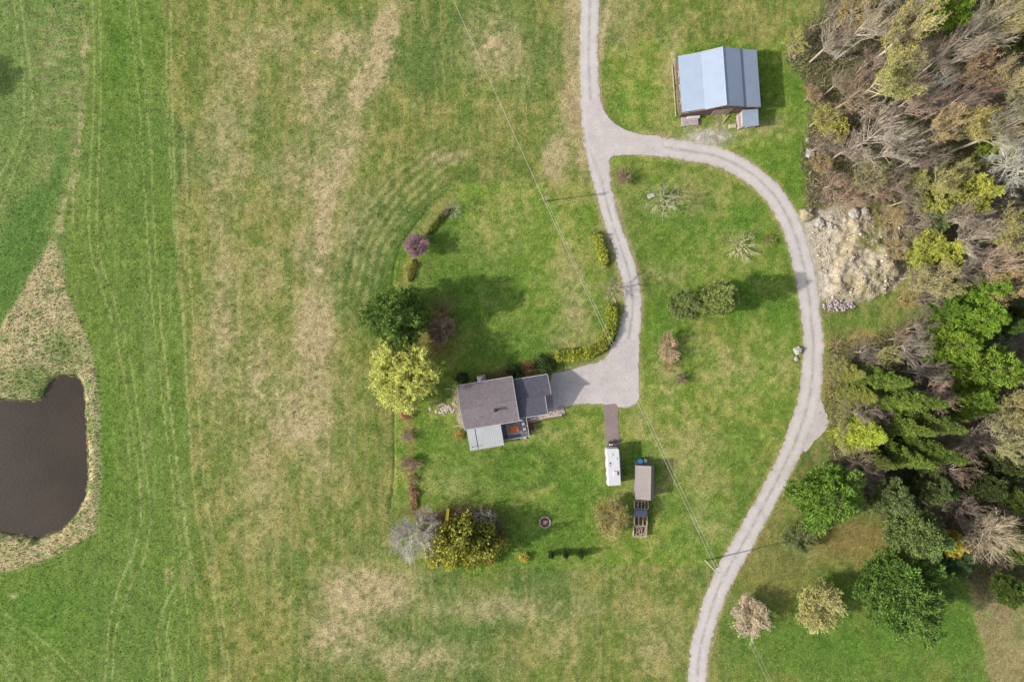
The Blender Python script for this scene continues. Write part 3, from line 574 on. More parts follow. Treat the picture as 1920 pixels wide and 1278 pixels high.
def pchair(x, y, rz, label):
    o = on_deck('patio_chair', x, y, label, 'chair', rz); o['group'] = 'patio chairs on the deck'
    d = MB(); d.box(-.3, .3, -.3, .3, .36, .42); d.build('seat', M['dark'], o); d = MB(); d.box(-.26, .26, -.24, .28, .42, .52); d.build('cushion', M['trim'], o, bevel=.04)
    d = MB(); d.add([(-.3,.28,.42),(.3,.28,.42),(.3,.34,.42),(-.3,.34,.42),(-.3,.42,.95),(.3,.42,.95),(.3,.47,.95),(-.3,.47,.95)], [(0,3,2,1),(4,5,6,7),(0,1,5,4),(1,2,6,5),(2,3,7,6),(3,0,4,7)]); d.build('backrest', M['dark'], o)
    for sx in (-.27, .27):
        for sy in (-.26, .28): d = MB(); d.tube((sx, sy, 0), (sx, sy, .37), .022, n=6); d.build('leg', M['dark'], o)
        d = MB(); d.box(sx-.03, sx+.03, -.28, .36, .6, .64); d.build('armrest', M['dark'], o)
pchair(1.75, .55, -80, 'dark patio chair with pale cushion nearest the garage corner of the deck'); pchair(1.85, -.45, -100, 'dark patio chair with pale cushion by the middle of the deck railing')
gr = on_deck('grill', 1.7, 1.35, 'black barbecue grill against the garage end of the deck', 'grill')
d = MB(); d.box(-.4, .4, -.25, .25, .12, .8); d.build('cabinet', M['dark'], gr); d = MB(); d.tube((-.4, 0, .88), (.4, 0, .88), .25, n=14); d.build('lid', M['steel'], gr, True); MB().box(.4, .75, -.22, .22, .78, .82).build('side_shelf', M['steel'], gr); MB().box(-.75, -.4, -.22, .22, .78, .82).build('side_shelf', M['steel'], gr)
def pot(x, y, label, mat):
    o = on_deck('planter', x, y, label, 'planter'); d = MB(); d.tube((0,0,0),(0,0,.4), .16, .24, 14); d.build('tub', M[mat], o); d = MB(); d.tube((0,0,.38),(0,0,.41), .2, .2, 14); d.build('soil', M['red_dirt'], o)
pot(-1.7, -1.25, 'dark round planter at the sun room corner of the deck', 'dark'); pot(-1.15, -1.3, 'white round planter beside the dark one on the deck', 'white'); pot(2.15, -1.35, 'white round planter at the outer corner post of the deck', 'white')
# things laid round the house
rng = random.Random(3)
def stone_set(name, label, cat, pts, rmin, rmax, mat, stone='stone', flat=.45):
    x, y = P(*pts[0]); o = empty(name, (x, y, 0), 0, label, cat)
    for px, py in pts:
        a, b2 = P(px, py); m_ = MB(); m_.rock((a-x, b2-y, gz(px, py)+.06), rng.uniform(rmin, rmax), rng, flat); m_.build(stone, M[mat], o)
    return o
stone_set('stepping_stones', 'scatter of pale flat stones in the grass at the west gable of the house', 'stones', [(rng.gauss(836, 8), rng.gauss(767, 5)) for _ in range(42)], .15, .36, 'stone', flat=.3)
stone_set('stone_edging', 'pale rubble stone edging along the south side of the garage', 'stone edging', [(985+i*1.15+rng.gauss(0, .6), 786-i*.26+rng.gauss(0, 1.6)) for i in range(60)], .14, .3, 'stone')
o = stone_set('stone_step', 'rounded pile of pale stones at the end of the garage edging', 'stones', [(rng.gauss(1050, 3.5), rng.gauss(769, 3.5)) for _ in range(24)], .2, .38, 'stone_pink')
for i, (a, b2, lb) in enumerate([((834,728),(852,729.5),'pale timber edging at the north west corner of the house'), ((849,799),(868,796.5),'pale timber edging at the sun room corner of the house')]):
    xa, ya = P(*a); xb, yb = P(*b2); m_ = MB(); m_.tube((0,0,.1),(xb-xa,yb-ya,.1), .1, .09, 8); o = m_.build('timber_edging', M['timber']); o.location = (xa, ya, 0); tag(o, lb, 'timber', 'timbers by the west wall')

# ---- barn
tl, tr, bl, br_ = [Vector(P(*p)) for p in ((1263,116),(1406,112),(1270,221),(1414,216))]
bc = (tl+tr+bl+br_)/4; brz = -math.atan2(((bl+br_)/2-(tl+tr)/2).x, -((bl+br_)/2-(tl+tr)/2).y)*-1
barn = empty('barn', (bc.x, bc.y, 0), brz, 'large barn with pale blue grey metal roof beside the wood edge', 'barn')
bx, by_ = 7.15, 5.2
xs = [-bx, -bx+3.9, .15, 3.75, 4.3, bx]; zs = [3.3, 4.45, 6.1, 4.7, 4.42, 3.65]
b = MB(); prof = [(-bx+.25, 0), (-bx+.25, 2.95), (-bx+3.9, 4.25), (.15, 5.88), (3.75, 4.45), (bx-.25, 3.42), (bx-.25, 0)]; n = len(prof)
b.add([(x, -by_+.3, z) for x, z in prof]+[(x, by_-.3, z) for x, z in prof], [tuple(range(n))[::-1][::-1], tuple(range(n, 2*n))[::-1]]+[(i, n+i, n+(i+1) % n, (i+1) % n) for i in (0, n-2)])
b.build('wall', M['barn_wood'], barn)
segs = [(0, 1, 0), (1, 2, .03), (2, 3, .03), (4, 5, 0)]
for i, j, up in segs:
    m_ = MB(); y0 = -by_-(0 if i != 0 else -.15); m_.slab([(xs[i],y0,zs[i]+up),(xs[j],y0,zs[j]+up),(xs[j],by_,zs[j]+up),(xs[i],by_,zs[i]+up)] , .08); m_.build('roof', M['barn_roof'], barn)
m_ = MB(); m_.slab([(3.7,-by_,4.68),(4.36,-by_,4.40),(4.36,by_,4.40),(3.7,by_,4.68)], .06); m_.build('roof_step_shade', plain('roof_step_shade', (140, 160, 186), .1, 2, .5), barn)  # strip closing the roof step, coloured darker to stand in for its shadow
m_ = MB(); m_.tube((.15,-by_-.02,6.14),(.15,by_+.02,6.14), .1, n=6); m_.build('ridge_cap', M['barn_roof'], barn)
for x0, z0, x1, z1 in ((-bx,3.3,-bx+3.9,4.45),(-bx+3.9,4.48,.15,6.13),(.15,6.13,3.75,4.73),(4.3,4.42,bx,3.65)):
    for y in (-by_-.03, by_+.03): m_ = MB(); m_.add([(x0,y-.03,z0-.2),(x1,y-.03,z1-.2),(x1,y+.03,z1-.2),(x0,y+.03,z0-.2),(x0,y-.03,z0+.03),(x1,y-.03,z1+.03),(x1,y+.03,z1+.03),(x0,y+.03,z0+.03)], [(0,3,2,1),(4,5,6,7),(0,1,5,4),(1,2,6,5),(2,3,7,6),(3,0,4,7)]); m_.build('rake_board', M['wood_grey'], barn)
m_ = MB(); m_.box(-1.0, 2.3, -by_+.16, -by_+.28, .35, 3.5); dr = m_.build('barn_door', M['wood_grey'], barn); m_ = MB(); m_.box(-1.1, 4.4, -by_+.1, -by_+.18, 3.5, 3.6); m_.build('door_track', M['dark'], dr); m_ = MB(); m_.box(2.0, 2.08, -by_+.12, -by_+.16, 1.5, 1.9); m_.build('handle', M['dark'], dr)
window(barn, .2, -by_+.28, 4.2, .8, .9); window(barn, -5.4, by_-.28, 1.2, .9, .8, 'y', 1); window(barn, 5.0, by_-.28, 1.2, .9, .8, 'y', 1)
for y in (-2.5, 0, 2.5): window(barn, -bx+.24, y, 1.3, .9, .7, 'x', -1)
# milk house at the south east corner, stone footing on its west
ax0, ax1, ay0, ay1 = 4.0, 7.0, -by_-3.0, -by_-.02
m_ = MB(); m_.box(ax0+.2, ax1-.15, ay0+.2, ay1, 0, 2.4); an = m_.build('milk_house_wall', M['stone'], barn); m_ = MB(); m_.slab([(ax0,ay0,2.55),(ax1,ay0,2.4),(ax1,ay1-.02,2.65),(ax0,ay1-.02,2.8)], .1); m_.build('milk_house_roof', M['barn_roof'], barn)
m_ = MB(); m_.box(ax0-.2, ax0+.18, ay0+.1, ay1-.2, 0, 1.2); m_.build('stone_footing', M['stone_pink'], barn); window(barn, 5.5, ay0+.18, 1.0, .8, .7)
m_ = MB(); m_.box(-bx+.6, -bx+3.7, -by_-1.5, -by_+.1, 0, .5); pf = m_.build('loading_platform', M['stone_pink'], barn, bevel=.04); m_ = MB(); m_.box(-bx+1.6, -bx+3.9, -by_-.35, -by_+.1, .504, .9); m_.build('step', M['white'], pf)
def bloc(x, y): v = Matrix.Rotation(brz, 4, 'Z') @ Vector((x, y, 0)); return v.x+bc.x, v.y+bc.y
x, y = bloc(2.9, -by_-2.2); m_ = MB(); m_.box(-.65, .65, -.3, .3, .02, .5); m_.box(-.7,.7,-.35,-.3,.02,.6); m_.box(-.7,.7,.3,.35,.02,.6); o = m_.build('feed_trough', M['timber'], bevel=.02); o.location = (x, y, 0); o.rotation_euler.z = brz; tag(o, 'pale wooden feed trough in the grass beside the milk house', 'trough')
x, y = bloc(1.7, -by_-.6); m_ = MB(); m_.add([(-.6,-.9,.12),(-.5,-.95,.12),(.6,.6,.3),(.5,.65,.3),(-.6,-.9,.2),(-.5,-.95,.2),(.6,.6,.38),(.5,.65,.38)], [(0,3,2,1),(4,5,6,7),(0,1,5,4),(1,2,6,5),(2,3,7,6),(3,0,4,7)]); o = m_.build('loose_board', M['timber']); o.location = (x, y, 0); tag(o, 'loose pale board leaning at the barn front', 'board')
m_ = MB(); [m_.box(-bx-.38+rng.uniform(-.03,.03), -bx-.24, -by_+.5+k*1.6, -by_+2.0+k*1.6, .0, .16) for k in range(6)]; o = m_.build('fence_rail', M['timber']); o.location = (bc.x, bc.y, 0); o.rotation_euler.z = brz; tag(o, 'row of pale rails lying along the west side of the barn', 'rails')

# ---- camper
cx_, cy_ = P(1146.5, 870)
rv = empty('camper_trailer', (cx_, cy_, 0), R_(3.0), 'white travel trailer parked at the end of the brown gravel strip', 'trailer')
m_ = MB(); L2, W2 = 3.42, 1.2
ring = lambda z, k: [(x*k, y, z) for x, y in ((-W2,-L2),(W2,-L2),(W2,L2-.25),(W2-.3,L2),(-W2+.3,L2),(-W2,L2-.25))]
a = ring(.55, 1); c2 = ring(2.7, 1); d2 = [(x*.93, y*.98, 2.85) for x, y, z in c2]; V_ = a+c2+d2; n = 6
m_.add(V_, [tuple(range(6))[::-1], tuple(range(12, 18))]+[(k*n+i, k*n+(i+1) % n, (k+1)*n+(i+1) % n, (k+1)*n+i) for k in range(2) for i in range(n)]); bd = m_.build('body', M['rv_white'], rv, bevel=.03)
m_ = MB(); m_.box(-.1,.6,-1.55,-.75,2.85,3.12); m_.build('air_conditioner', M['white'], bd, bevel=.06)
m_ = MB(); m_.box(.62,.8,-1.35,-.95,2.85,2.95); m_.build('vent', M['dark'], bd)
for k, (x, y, r, mt) in enumerate(((-.6,.75,.13,'dark'),(-.65,.3,.1,'steel'),(-.2,2.3,.2,'white'),(.55,1.5,.18,'white'))): m_ = MB(); m_.box(x-r, x+r, y-r, y+r, 2.85, 2.93); m_.build('roof_hatch', M[mt], bd, bevel=.02)
m_ = MB(); m_.box(W2, W2+.14, -2.0, 2.4, 2.42, 2.56); m_.build('awning_roll', M['steel'], bd, bevel=.03)
for y in (-2.2, -.6, 1.6): window(bd, W2+.0, y, 1.3, .9, .6, 'x', 1); window(bd, -W2-.0, y, 1.3, .9, .6, 'x', -1)
m_ = MB(); m_.box(W2+.002, W2+.05, .3, .95, .6, 2.35); do = m_.build('door', M['white'], bd); m_ = MB(); m_.box(W2+.05, W2+.08, .36, .42, 1.4, 1.55); m_.build('handle', M['dark'], do)
for y in (-.35, .45):
    for s in (-1, 1): m_ = MB(); m_.tube((s*(W2-.28), y, .34), (s*(W2-.02), y, .34), .34, n=18); w_ = m_.build('wheel', M['black'], rv); m_ = MB(); m_.tube((s*(W2-.02), y, .34), (s*(W2+.01), y, .34), .18, n=14); m_.build('rim', M['white'], w_)
m_ = MB(); m_.add([(-.75,L2-.1,.5),(-.65,L2-.1,.5),(.05,L2+1.25,.5),(-.05,L2+1.25,.5),(-.75,L2-.1,.6),(-.65,L2-.1,.6),(.05,L2+1.25,.6),(-.05,L2+1.25,.6)], [(0,3,2,1),(4,5,6,7),(0,1,5,4),(1,2,6,5),(2,3,7,6),(3,0,4,7)]); m_.tube((.7,L2-.1,.55),(0,L2+1.25,.55), .05); m_.build('hitch', M['dark'], rv)
m_ = MB(); m_.tube((-.18,L2+.42,.62),(-.18,L2+.42,1.15), .17, .15, 14); m_.tube((.2,L2+.42,.62),(.2,L2+.42,1.15), .17, .15, 14); m_.build('gas_bottle', M['white'], rv, True)
m_ = MB(); m_.box(-.45,.95,L2+.55,L2+1.0,.62,.95); m_.build('cover', M['dark'], rv, bevel=.1)

# ---- long shed, log racks and barrel
cx_, cy_ = P(1202, 899)
sh = empty('storage_shed', (cx_, cy_, 0), R_(-1.0), 'long narrow shed with tan ribbed roof standing in the grass east of the camper', 'shed')
m_ = MB(); m_.box(-1.35, 1.55, -3.0, 2.95, 0, 2.0); m_.build('wall', M['shed_side'], sh)
m_ = MB(); m_.slab([(-1.5,-3.15,2.35),(1.25,-3.15,2.95),(1.25,3.1,2.95),(-1.5,3.1,2.35)], .07); m_.build('roof', M['tan_roof'], sh)
m_ = MB(); m_.slab([(1.26,-3.15,2.96),(1.95,-3.15,2.2),(1.95,3.1,2.2),(1.26,3.1,2.96)], .07); m_.build('side_roof', M['shed_side'], sh)
for y in (-3.0, 2.95): m_ = MB(); m_.add([(-1.35,y-.02,2.0),(1.55,y-.02,2.0),(1.25,y-.02,2.85),(-1.35,y-.02,2.28),(-1.35,y+.02,2.0),(1.55,y+.02,2.0),(1.25,y+.02,2.85),(-1.35,y+.02,2.28)], [(0,3,2,1),(4,5,6,7),(0,1,5,4),(1,2,6,5),(2,3,7,6),(3,0,4,7)]); m_.build('gable', M['wood_grey'], sh)
m_ = MB(); m_.box(-.5, .5, -3.06, -3.0, 0, 1.9); do = m_.build('door', M['wood_grey'], sh); m_ = MB(); m_.box(.35,.42,-3.1,-3.06,.95,1.1); m_.build('handle', M['dark'], do)
def rack(name, px, py, w, l, label, cells, mat, h=1.0):
    x, y = P(px, py); o = empty(name, (x, y, 0), R_(-1), label, 'firewood rack' if 'rack' in name else 'woodpile', 'firewood behind the shed')
    m_ = MB()
    for i in range(cells+1): xx = -w/2+w*i/cells; m_.box(xx-.05, xx+.05, -l/2, l/2, 0, h)
    for yy in (-l/2, l/2): m_.box(-w/2-.05, w/2+.05, yy-.051, yy+.051, h-.1, h+.02); m_.box(-w/2-.05, w/2+.05, yy-.051, yy+.051, .1, .2)
    m_.build('frame', M['timber'], o); m_ = MB()
    for k in range(int(w*l*16)):
        a = rng.uniform(-w/2+.15, w/2-.15); b2 = rng.uniform(-l/2+.2, l/2-.2); z = rng.uniform(.25, h-.06); ang = rng.gauss(math.pi/2, .25); q = rng.uniform(.15, .26)
        m_.tube((a-math.cos(ang)*q, b2-math.sin(ang)*q, z), (a+math.cos(ang)*q, b2+math.sin(ang)*q, z+rng.uniform(-.04,.04)), rng.uniform(.05,.09), n=5)
    lg = m_.build('firewood', M[mat], o); lg['kind'] = 'stuff'; return o
rack('firewood_rack', 1201, 944, 2.5, 1.4, 'four bay firewood rack right behind the tan roofed shed', 4, 'log'); rack('firewood_rack', 1200, 974, 2.3, 1.7, 'three bay firewood rack beyond the blue grey tarp', 3, 'log')
rack('woodpile', 1199, 994, 2.4, 1.9, 'open crate of pale pinkish firewood at the far end of the row', 1, 'log_pale', .8)
x, y = P(1200.5, 959); m_ = MB(); n = 12; vs = []; fs = []
for j in range(n+1):
    for i in range(n+1):
        u, v_ = i/n-.5, j/n-.5; e = max(abs(u), abs(v_)); vs.append((u*2.6+rng.gauss(0,.02), v_*1.35+rng.gauss(0,.02), (1.0 if e < .42 else .35)+rng.gauss(0,.035)))
fs = [(j*(n+1)+i, j*(n+1)+i+1, (j+1)*(n+1)+i+1, (j+1)*(n+1)+i) for j in range(n) for i in range(n)]
m_.add(vs, fs); o = m_.build('tarpaulin', M['tarp'], smooth=True); o.location = (x, y, 0); tag(o, 'blue grey tarp spread over the stack between the two firewood racks', 'tarp')
o.modifiers.new('thickness', 'SOLIDIFY').thickness = .01
def barrel(px, py, r, h, mat, label, rim='dark'):
    x, y = P(px, py); o = empty('barrel', (x, y, 0), 0, label, 'barrel', 'barrels at the north end of the shed'); m_ = MB(); m_.tube((0,0,0),(0,0,h*.5), r*.92, r, 18); m_.tube((0,0,h*.5),(0,0,h), r, r*.92, 18); m_.build('drum', M[mat], o, True)
    m_ = MB(); m_.tube((0,0,h),(0,0,h+.03), r*.95, r*.95, 18); m_.tube((r*.4,0,h+.03),(r*.4,0,h+.08), .06, n=8); m_.build('lid', M[rim], o)
barrel(1199, 863, .5, 1.0, 'blue', 'blue plastic barrel at the north end of the shed', 'blue'); barrel(1208, 862, .42, .8, 'dark', 'dark barrel just east of the blue one', 'steel'); barrel(1192, 867, .3, .6, 'steel', 'small grey barrel at the shed corner west of the blue one', 'steel')
x, y = P(1201, 868); m_ = MB(); m_.box(-1.3, 1.3, -.5, .5, 0, .18); o = m_.build('pallet', M['wood_grey']); o.location = (x, y, 0); tag(o, 'weathered pallet under the clutter at the north end of the shed', 'pallet')
for k, (a, b2, lb) in enumerate([(1226, 893, 'pale post leaning in the shade by the east side of the shed'), (1189, 998, 'pale post standing at the corner of the pinkish woodpile')]):
    x, y = P(a, b2); m_ = MB(); m_.tube((0,0,0),(.15,-.1,1.2), .06, .05, 7); o = m_.build('post', M['timber']); o.location = (x, y, 0); tag(o, lb, 'post', 'loose posts round the shed')

# ---- yard things
x, y = P(839.5, 962)
sl = empty('slide', (x, y, 0), R_(-2), 'narrow bright yellow playground slide on the bare soil', 'slide')
m_ = MB(); n = 10
for i in range(n):
    t0, t1 = i/n, (i+1)/n; f = lambda t: (1.0-2.0*t, 1.45*(1-t)**1.5*-1+1.55 if False else .12+1.4*t**1.25)
    (y0, z0), (y1, z1) = f(t0), f(t1); m_.slab([(-.22,y1,z1),(.22,y1,z1),(.22,y0,z0),(-.22,y0,z0)], .04)
    for s in (-1, 1): m_.slab([(s*.25-.03,y1,z1+.14),(s*.25+.03,y1,z1+.14),(s*.25+.03,y0,z0+.14),(s*.25-.03,y0,z0+.14)], .16)
m_.build('chute', M['yellow'], sl)
m_ = MB(); m_.box(-.4,.4,-1.75,-1.02,1.42,1.5); m_.build('platform', M['red'], sl)
for sx in (-.38,.38):
    for sy in (-1.7,-1.07): m_ = MB(); m_.tube((sx,sy,0),(sx,sy,1.9), .05); m_.build('post', M['red'], sl)
x, y = P(1022, 978.5)
fp = empty('fire_pit', (x, y, 0), 0, 'round fire pit ringed with pale pink stones on the lawn', 'fire pit')
m_ = MB(); m_.tube((0,0,-.02),(0,0,.07), .9, .9, 20); m_.build('ash_bed', M['red_dirt'], fp)
for k in range(20): a_ = 2*math.pi*k/20; m_ = MB(); m_.rock((1.0*math.cos(a_), 1.0*math.sin(a_), .12), rng.uniform(.16,.22), rng, .8); m_.build('stone', M['stone_pink'], fp)
for k in range(7): a_ = rng.uniform(0, 3.1); q = rng.uniform(.4,.6); m_ = MB(); m_.tube((-q*math.cos(a_),-q*math.sin(a_),.12+k*.03),(q*math.cos(a_),q*math.sin(a_),.16+k*.03), .06, n=6); m_.build('log', M['log_pale'], fp)
def boulder(px, py, r, label, mat='boulder', flat=.6, sx=1.0, name='boulder'):
    m_ = MB(); m_.rock((0,0,r*.25), r, rng, flat, 14, 9); o = m_.build(name, M[mat], smooth=mat != 'boulder'); x, y = P(px, py); o.location = (x, y, gz(px, py)); o.scale = (sx, 1, 1); return tag(o, label, name.replace('_', ' '))
boulder(1495, 657, .85, 'pale grey boulder on the grass at the inner edge of the loop road', flat=.7); boulder(1493, 672, .45, 'smaller pale rock just south of the grey boulder by the road')
o = boulder(1512, 402, 1.35, 'rounded heap of tan dirt at the road bend by the dug bank', 'dirt_tan', .55, name='dirt_heap')
for px, py, r, lb in ((1536,418,.9,'squarish pale rock beside the tan dirt heap'),(1597,402,1.0,'large pale slab rock at the north rim of the dug bank'),(1617,398,.8,'pale rock on the rim just east of the large slab'),(1583,413,.5,'small pale rock west of the large slab'),(1555,425,.6,'pale rock low on the north slope of the dug bank'),(1489,108,.4,'pale stone at the foot of the yellow sapling by the barn'),(1517,288,.9,'pale lichen grey boulder at the wood edge north of the heap'),(1514,262,.5,'small pale stone among the brush at the wood edge')):
    o = boulder(px, py, r, lb, 'boulder', .55); o['group'] = 'pale rocks along the wood edge'
x, y = P(1572, 574); rp = empty('rock_pile', (x, y, gz(1572, 574)), 0, 'long low pile of pinkish rubble at the south edge of the dug bank', 'rock pile')
for k in range(95): m_ = MB(); u = rng.uniform(-1, 1); m_.rock((u*2.9, rng.gauss(0,.55)*(1-.4*(u+1)/2)+.1, rng.uniform(0,.35)), rng.uniform(.13,.3), rng, .75, 7, 4); m_.build('rock', M['stone_pink'], rp)
# utility poles and wires
def pole(px, py, top, h, label, arm):
    x, y = P(px, py); o = empty('utility_pole', (x, y, 0), 0, label, 'utility pole', 'utility poles carrying the line across the lawn')
    tx, ty = top[0]-x, top[1]-y; m_ = MB(); m_.tube((0,0,-.1),(tx,ty,h), .17, .12, 12); m_.build('pole', M['pole'], o)
    m_ = MB(); a_ = math.radians(arm); m_.tube((tx-math.cos(a_)*.75,ty-math.sin(a_)*.75,h-.35),(tx+math.cos(a_)*.75,ty+math.sin(a_)*.75,h-.35), .055, n=6); m_.build('crossarm', M['pole'], o)
    for s in (-.65, 0, .65): m_ = MB(); zz = h-.3 if s else h; m_.tube((tx+math.cos(a_)*s,ty+math.sin(a_)*s,zz),(tx+math.cos(a_)*s,ty+math.sin(a_)*s,zz+.2), .06, .05, 8); m_.build('insulator', M['white'], o)
    return (x+tx, y+ty, h)
T1 = pole(1323, 1050, U(1346, 1075, 8.4), 8.4, 'tall pale utility pole leaning beside the lower bend of the loop road', 25)
T2 = pole(1022, 377, U(1018, 371, 7.6), 7.6, 'utility pole on the lawn edge west of the driveway', 25)
m_ = MB(); m_.tube((T2[0]+.3,T2[1],6.6),(T2[0]+.3,T2[1],7.2), .2, n=12); o = m_.build('transformer', M['steel'], bpy.data.objects['utility_pole.001'] if 'utility_pole.001' in bpy.data.objects else None)
o.location = (-P(1022,377)[0], -P(1022,377)[1], 0)
def wire(p0, p1, sag, label, r=.022):
    n = 24; m_ = MB(); q = [(p0[0]+(p1[0]-p0[0])*i/n, p0[1]+(p1[1]-p0[1])*i/n, p0[2]+(p1[2]-p0[2])*i/n-sag*4*(i/n)*(1-i/n)) for i in range(n+1)]
    for a, b2 in zip(q[:-1], q[1:]): m_.tube(a, b2, r, n=5, cap=False)
    tag(m_.build('power_line', M['wire']), label, 'power line', 'power lines strung from pole to pole')
Z1, Z2 = T1[2]+.1, T2[2]+.1
ux, uy = .9*.35, .42*.35
x, y = U(835, -30, 8); wire((T2[0], T2[1], Z2), (x, y, 9), .2, 'single power line running from the lawn pole to the top edge of the field', .03)
wire((T2[0]+ux, T2[1]+uy, Z2), (T1[0]+.55, T1[1]+.25, Z1-.2), .5, 'right hand one of the two power lines over the lawn between the poles'); wire((T2[0], T2[1], Z2), (T1[0], T1[1], Z1), .8, 'left hand one of the two power lines over the lawn between the poles', .026)
x, y = U(1452, 1300, 8); wire((T1[0]+.55, T1[1]+.25, Z1-.2), (x+.5, y, 8.3), .3, 'right hand one of the two power lines south of the loop road', .018); wire((T1[0], T1[1], Z1), (x-.2, y, 8.5), .6, 'left hand one of the two power lines south of the loop road', .018)

# ================================================================ trees, shrubs, hedges
def tubes(S, sides=3):
    """S: list of (p0, p1, r0, r1) -> V, F"""
    S = [(np.asarray(a, float), np.asarray(b, float), r0, r1) for a, b, r0, r1 in S]
    P0 = np.array([s[0] for s in S]); P1 = np.array([s[1] for s in S]); r0 = np.array([s[2] for s in S]); r1 = np.array([s[3] for s in S])
    D = P1-P0; D /= np.linalg.norm(D, axis=1)[:, None]+1e-9
    A = np.where(np.abs(D[:, 2:3]) < .9, np.array([[0, 0, 1.]]), np.array([[1., 0, 0]])); Uv = np.cross(D, A); Uv /= np.linalg.norm(Uv, axis=1)[:, None]; Wv = np.cross(D, Uv)
    V = np.empty((len(S), 2, sides, 3))
    for i in range(sides):
        a = 2*math.pi*i/sides; o = Uv*math.cos(a)+Wv*math.sin(a); V[:, 0, i] = P0+o*r0[:, None]; V[:, 1, i] = P1+o*r1[:, None]
    f = np.array([[i, (i+1) % sides, sides+(i+1) % sides, sides+i] for i in range(sides)])
    F = (np.arange(len(S))*2*sides)[:, None, None]+f[None]
    return V.reshape(-1, 3), F.reshape(-1, 4)
def quads(C, A, w, l, r):
    """flat leaf quads: centre C, long axis A, width w, length l"""
    n = len(C); A = A/(np.linalg.norm(A, axis=1)[:, None]+1e-9); B = np.cross(A, r.normal(size=(n, 3))); B /= np.linalg.norm(B, axis=1)[:, None]+1e-9
    w = np.broadcast_to(w, (n,))[:, None]*.5; l = np.broadcast_to(l, (n,))[:, None]*.5
    V = np.stack([C-A*l-B*w*.5, C-A*l*.2+B*w*-1, C+A*l, C-A*l*.2+B*w], 1)
    return V.reshape(-1, 3), np.arange(4*n).reshape(-1, 4)
def unit(v): return v/(np.linalg.norm(v)+1e-9)
def pine_proto(seed, R=5., H=12., spruce=False):
    r = np.random.RandomState(seed); S = []; C = []; Dn = []
    top = H
    tr = [((0,0,-.2), (0,0,H*.5), .26, .16), ((0,0,H*.5), (0,0,H*.97), .16, .03)]
    nlev = 20 if spruce else 13; asym = [r.uniform(.66, 1.14) for _ in range(9)]
    for k in range(nlev):
        t = k/(nlev-1); z = H*(.08+.87*t) if spruce else H*(.16+.78*t**.9)
        Rl = R*((1-t)**.85*.97+.05) if spruce else R*(1-t**1.9)**.62*(.82+.3*math.sin(min(t*5, 1.57)))
        nb = max(4, int((8 if spruce else 7)*(1-.5*t))); a0 = r.uniform(0, 6.28)
        for j in range(nb):
            a = a0+2*math.pi*j/nb+r.uniform(-.3, .3); L = Rl*r.uniform(.72, 1.12)*asym[int((a % 6.28)/6.29*9)]
            rise = -.18*L if spruce else L*r.uniform(.05, .35)*(.4+t); e = np.array([math.cos(a)*L, math.sin(a)*L, z+rise]); s = np.array([0, 0, z])
            S.append((s, e, .07*(1-.5*t), .02)); side = np.array([-math.sin(a), math.cos(a), 0]); out = unit(e-s)
            m = max(2, int(L/(.5 if spruce else .76)))
            for q in range(m):
                u = .28+.72*(q+.6)/m; p = s+(e-s)*u
                wd = L*(.30 if spruce else .34)*(1-u*.55)
                for sgn in ((-1, 0, 1) if not spruce else (-1, -.35, .35, 1)):
                    c = p+side*sgn*wd*r.uniform(.5, 1.1)+out*r.uniform(-.1, .25)+np.array([0, 0, r.uniform(-.15, .2)-(.25*abs(sgn) if spruce else 0)])
                    C.append(c); Dn.append(unit(out+side*sgn*.9+np.array([0, 0, .1 if spruce else .55])))
                    if sgn and r.rand() < .5: S.append((p-out*.15, c, .02, .01))
    for _ in range(5): C.append(np.array([0, 0, H*r.uniform(.93, 1.0)])); Dn.append(np.array([0, 0, 1.]))
    C = np.array(C); Dn = np.array(Dn); K = 17 if spruce else 40; sc = .36 if spruce else .46
    Cc = np.repeat(C, K, 0); Dd = np.repeat(Dn, K, 0)+r.normal(size=(len(C)*K, 3))*(.5 if spruce else .62)
    Cc = Cc+r.normal(size=Cc.shape)*sc*.34+Dd*.16
    Vl, Fl = quads(Cc, Dd, .14 if spruce else .15, r.uniform(.28, .52, len(Cc)), r)
    return np_mesh('pine_trunk', *tubes(tr, 8)), np_mesh('pine_branches', *tubes(S)), np_mesh('pine_foliage', Vl, Fl)
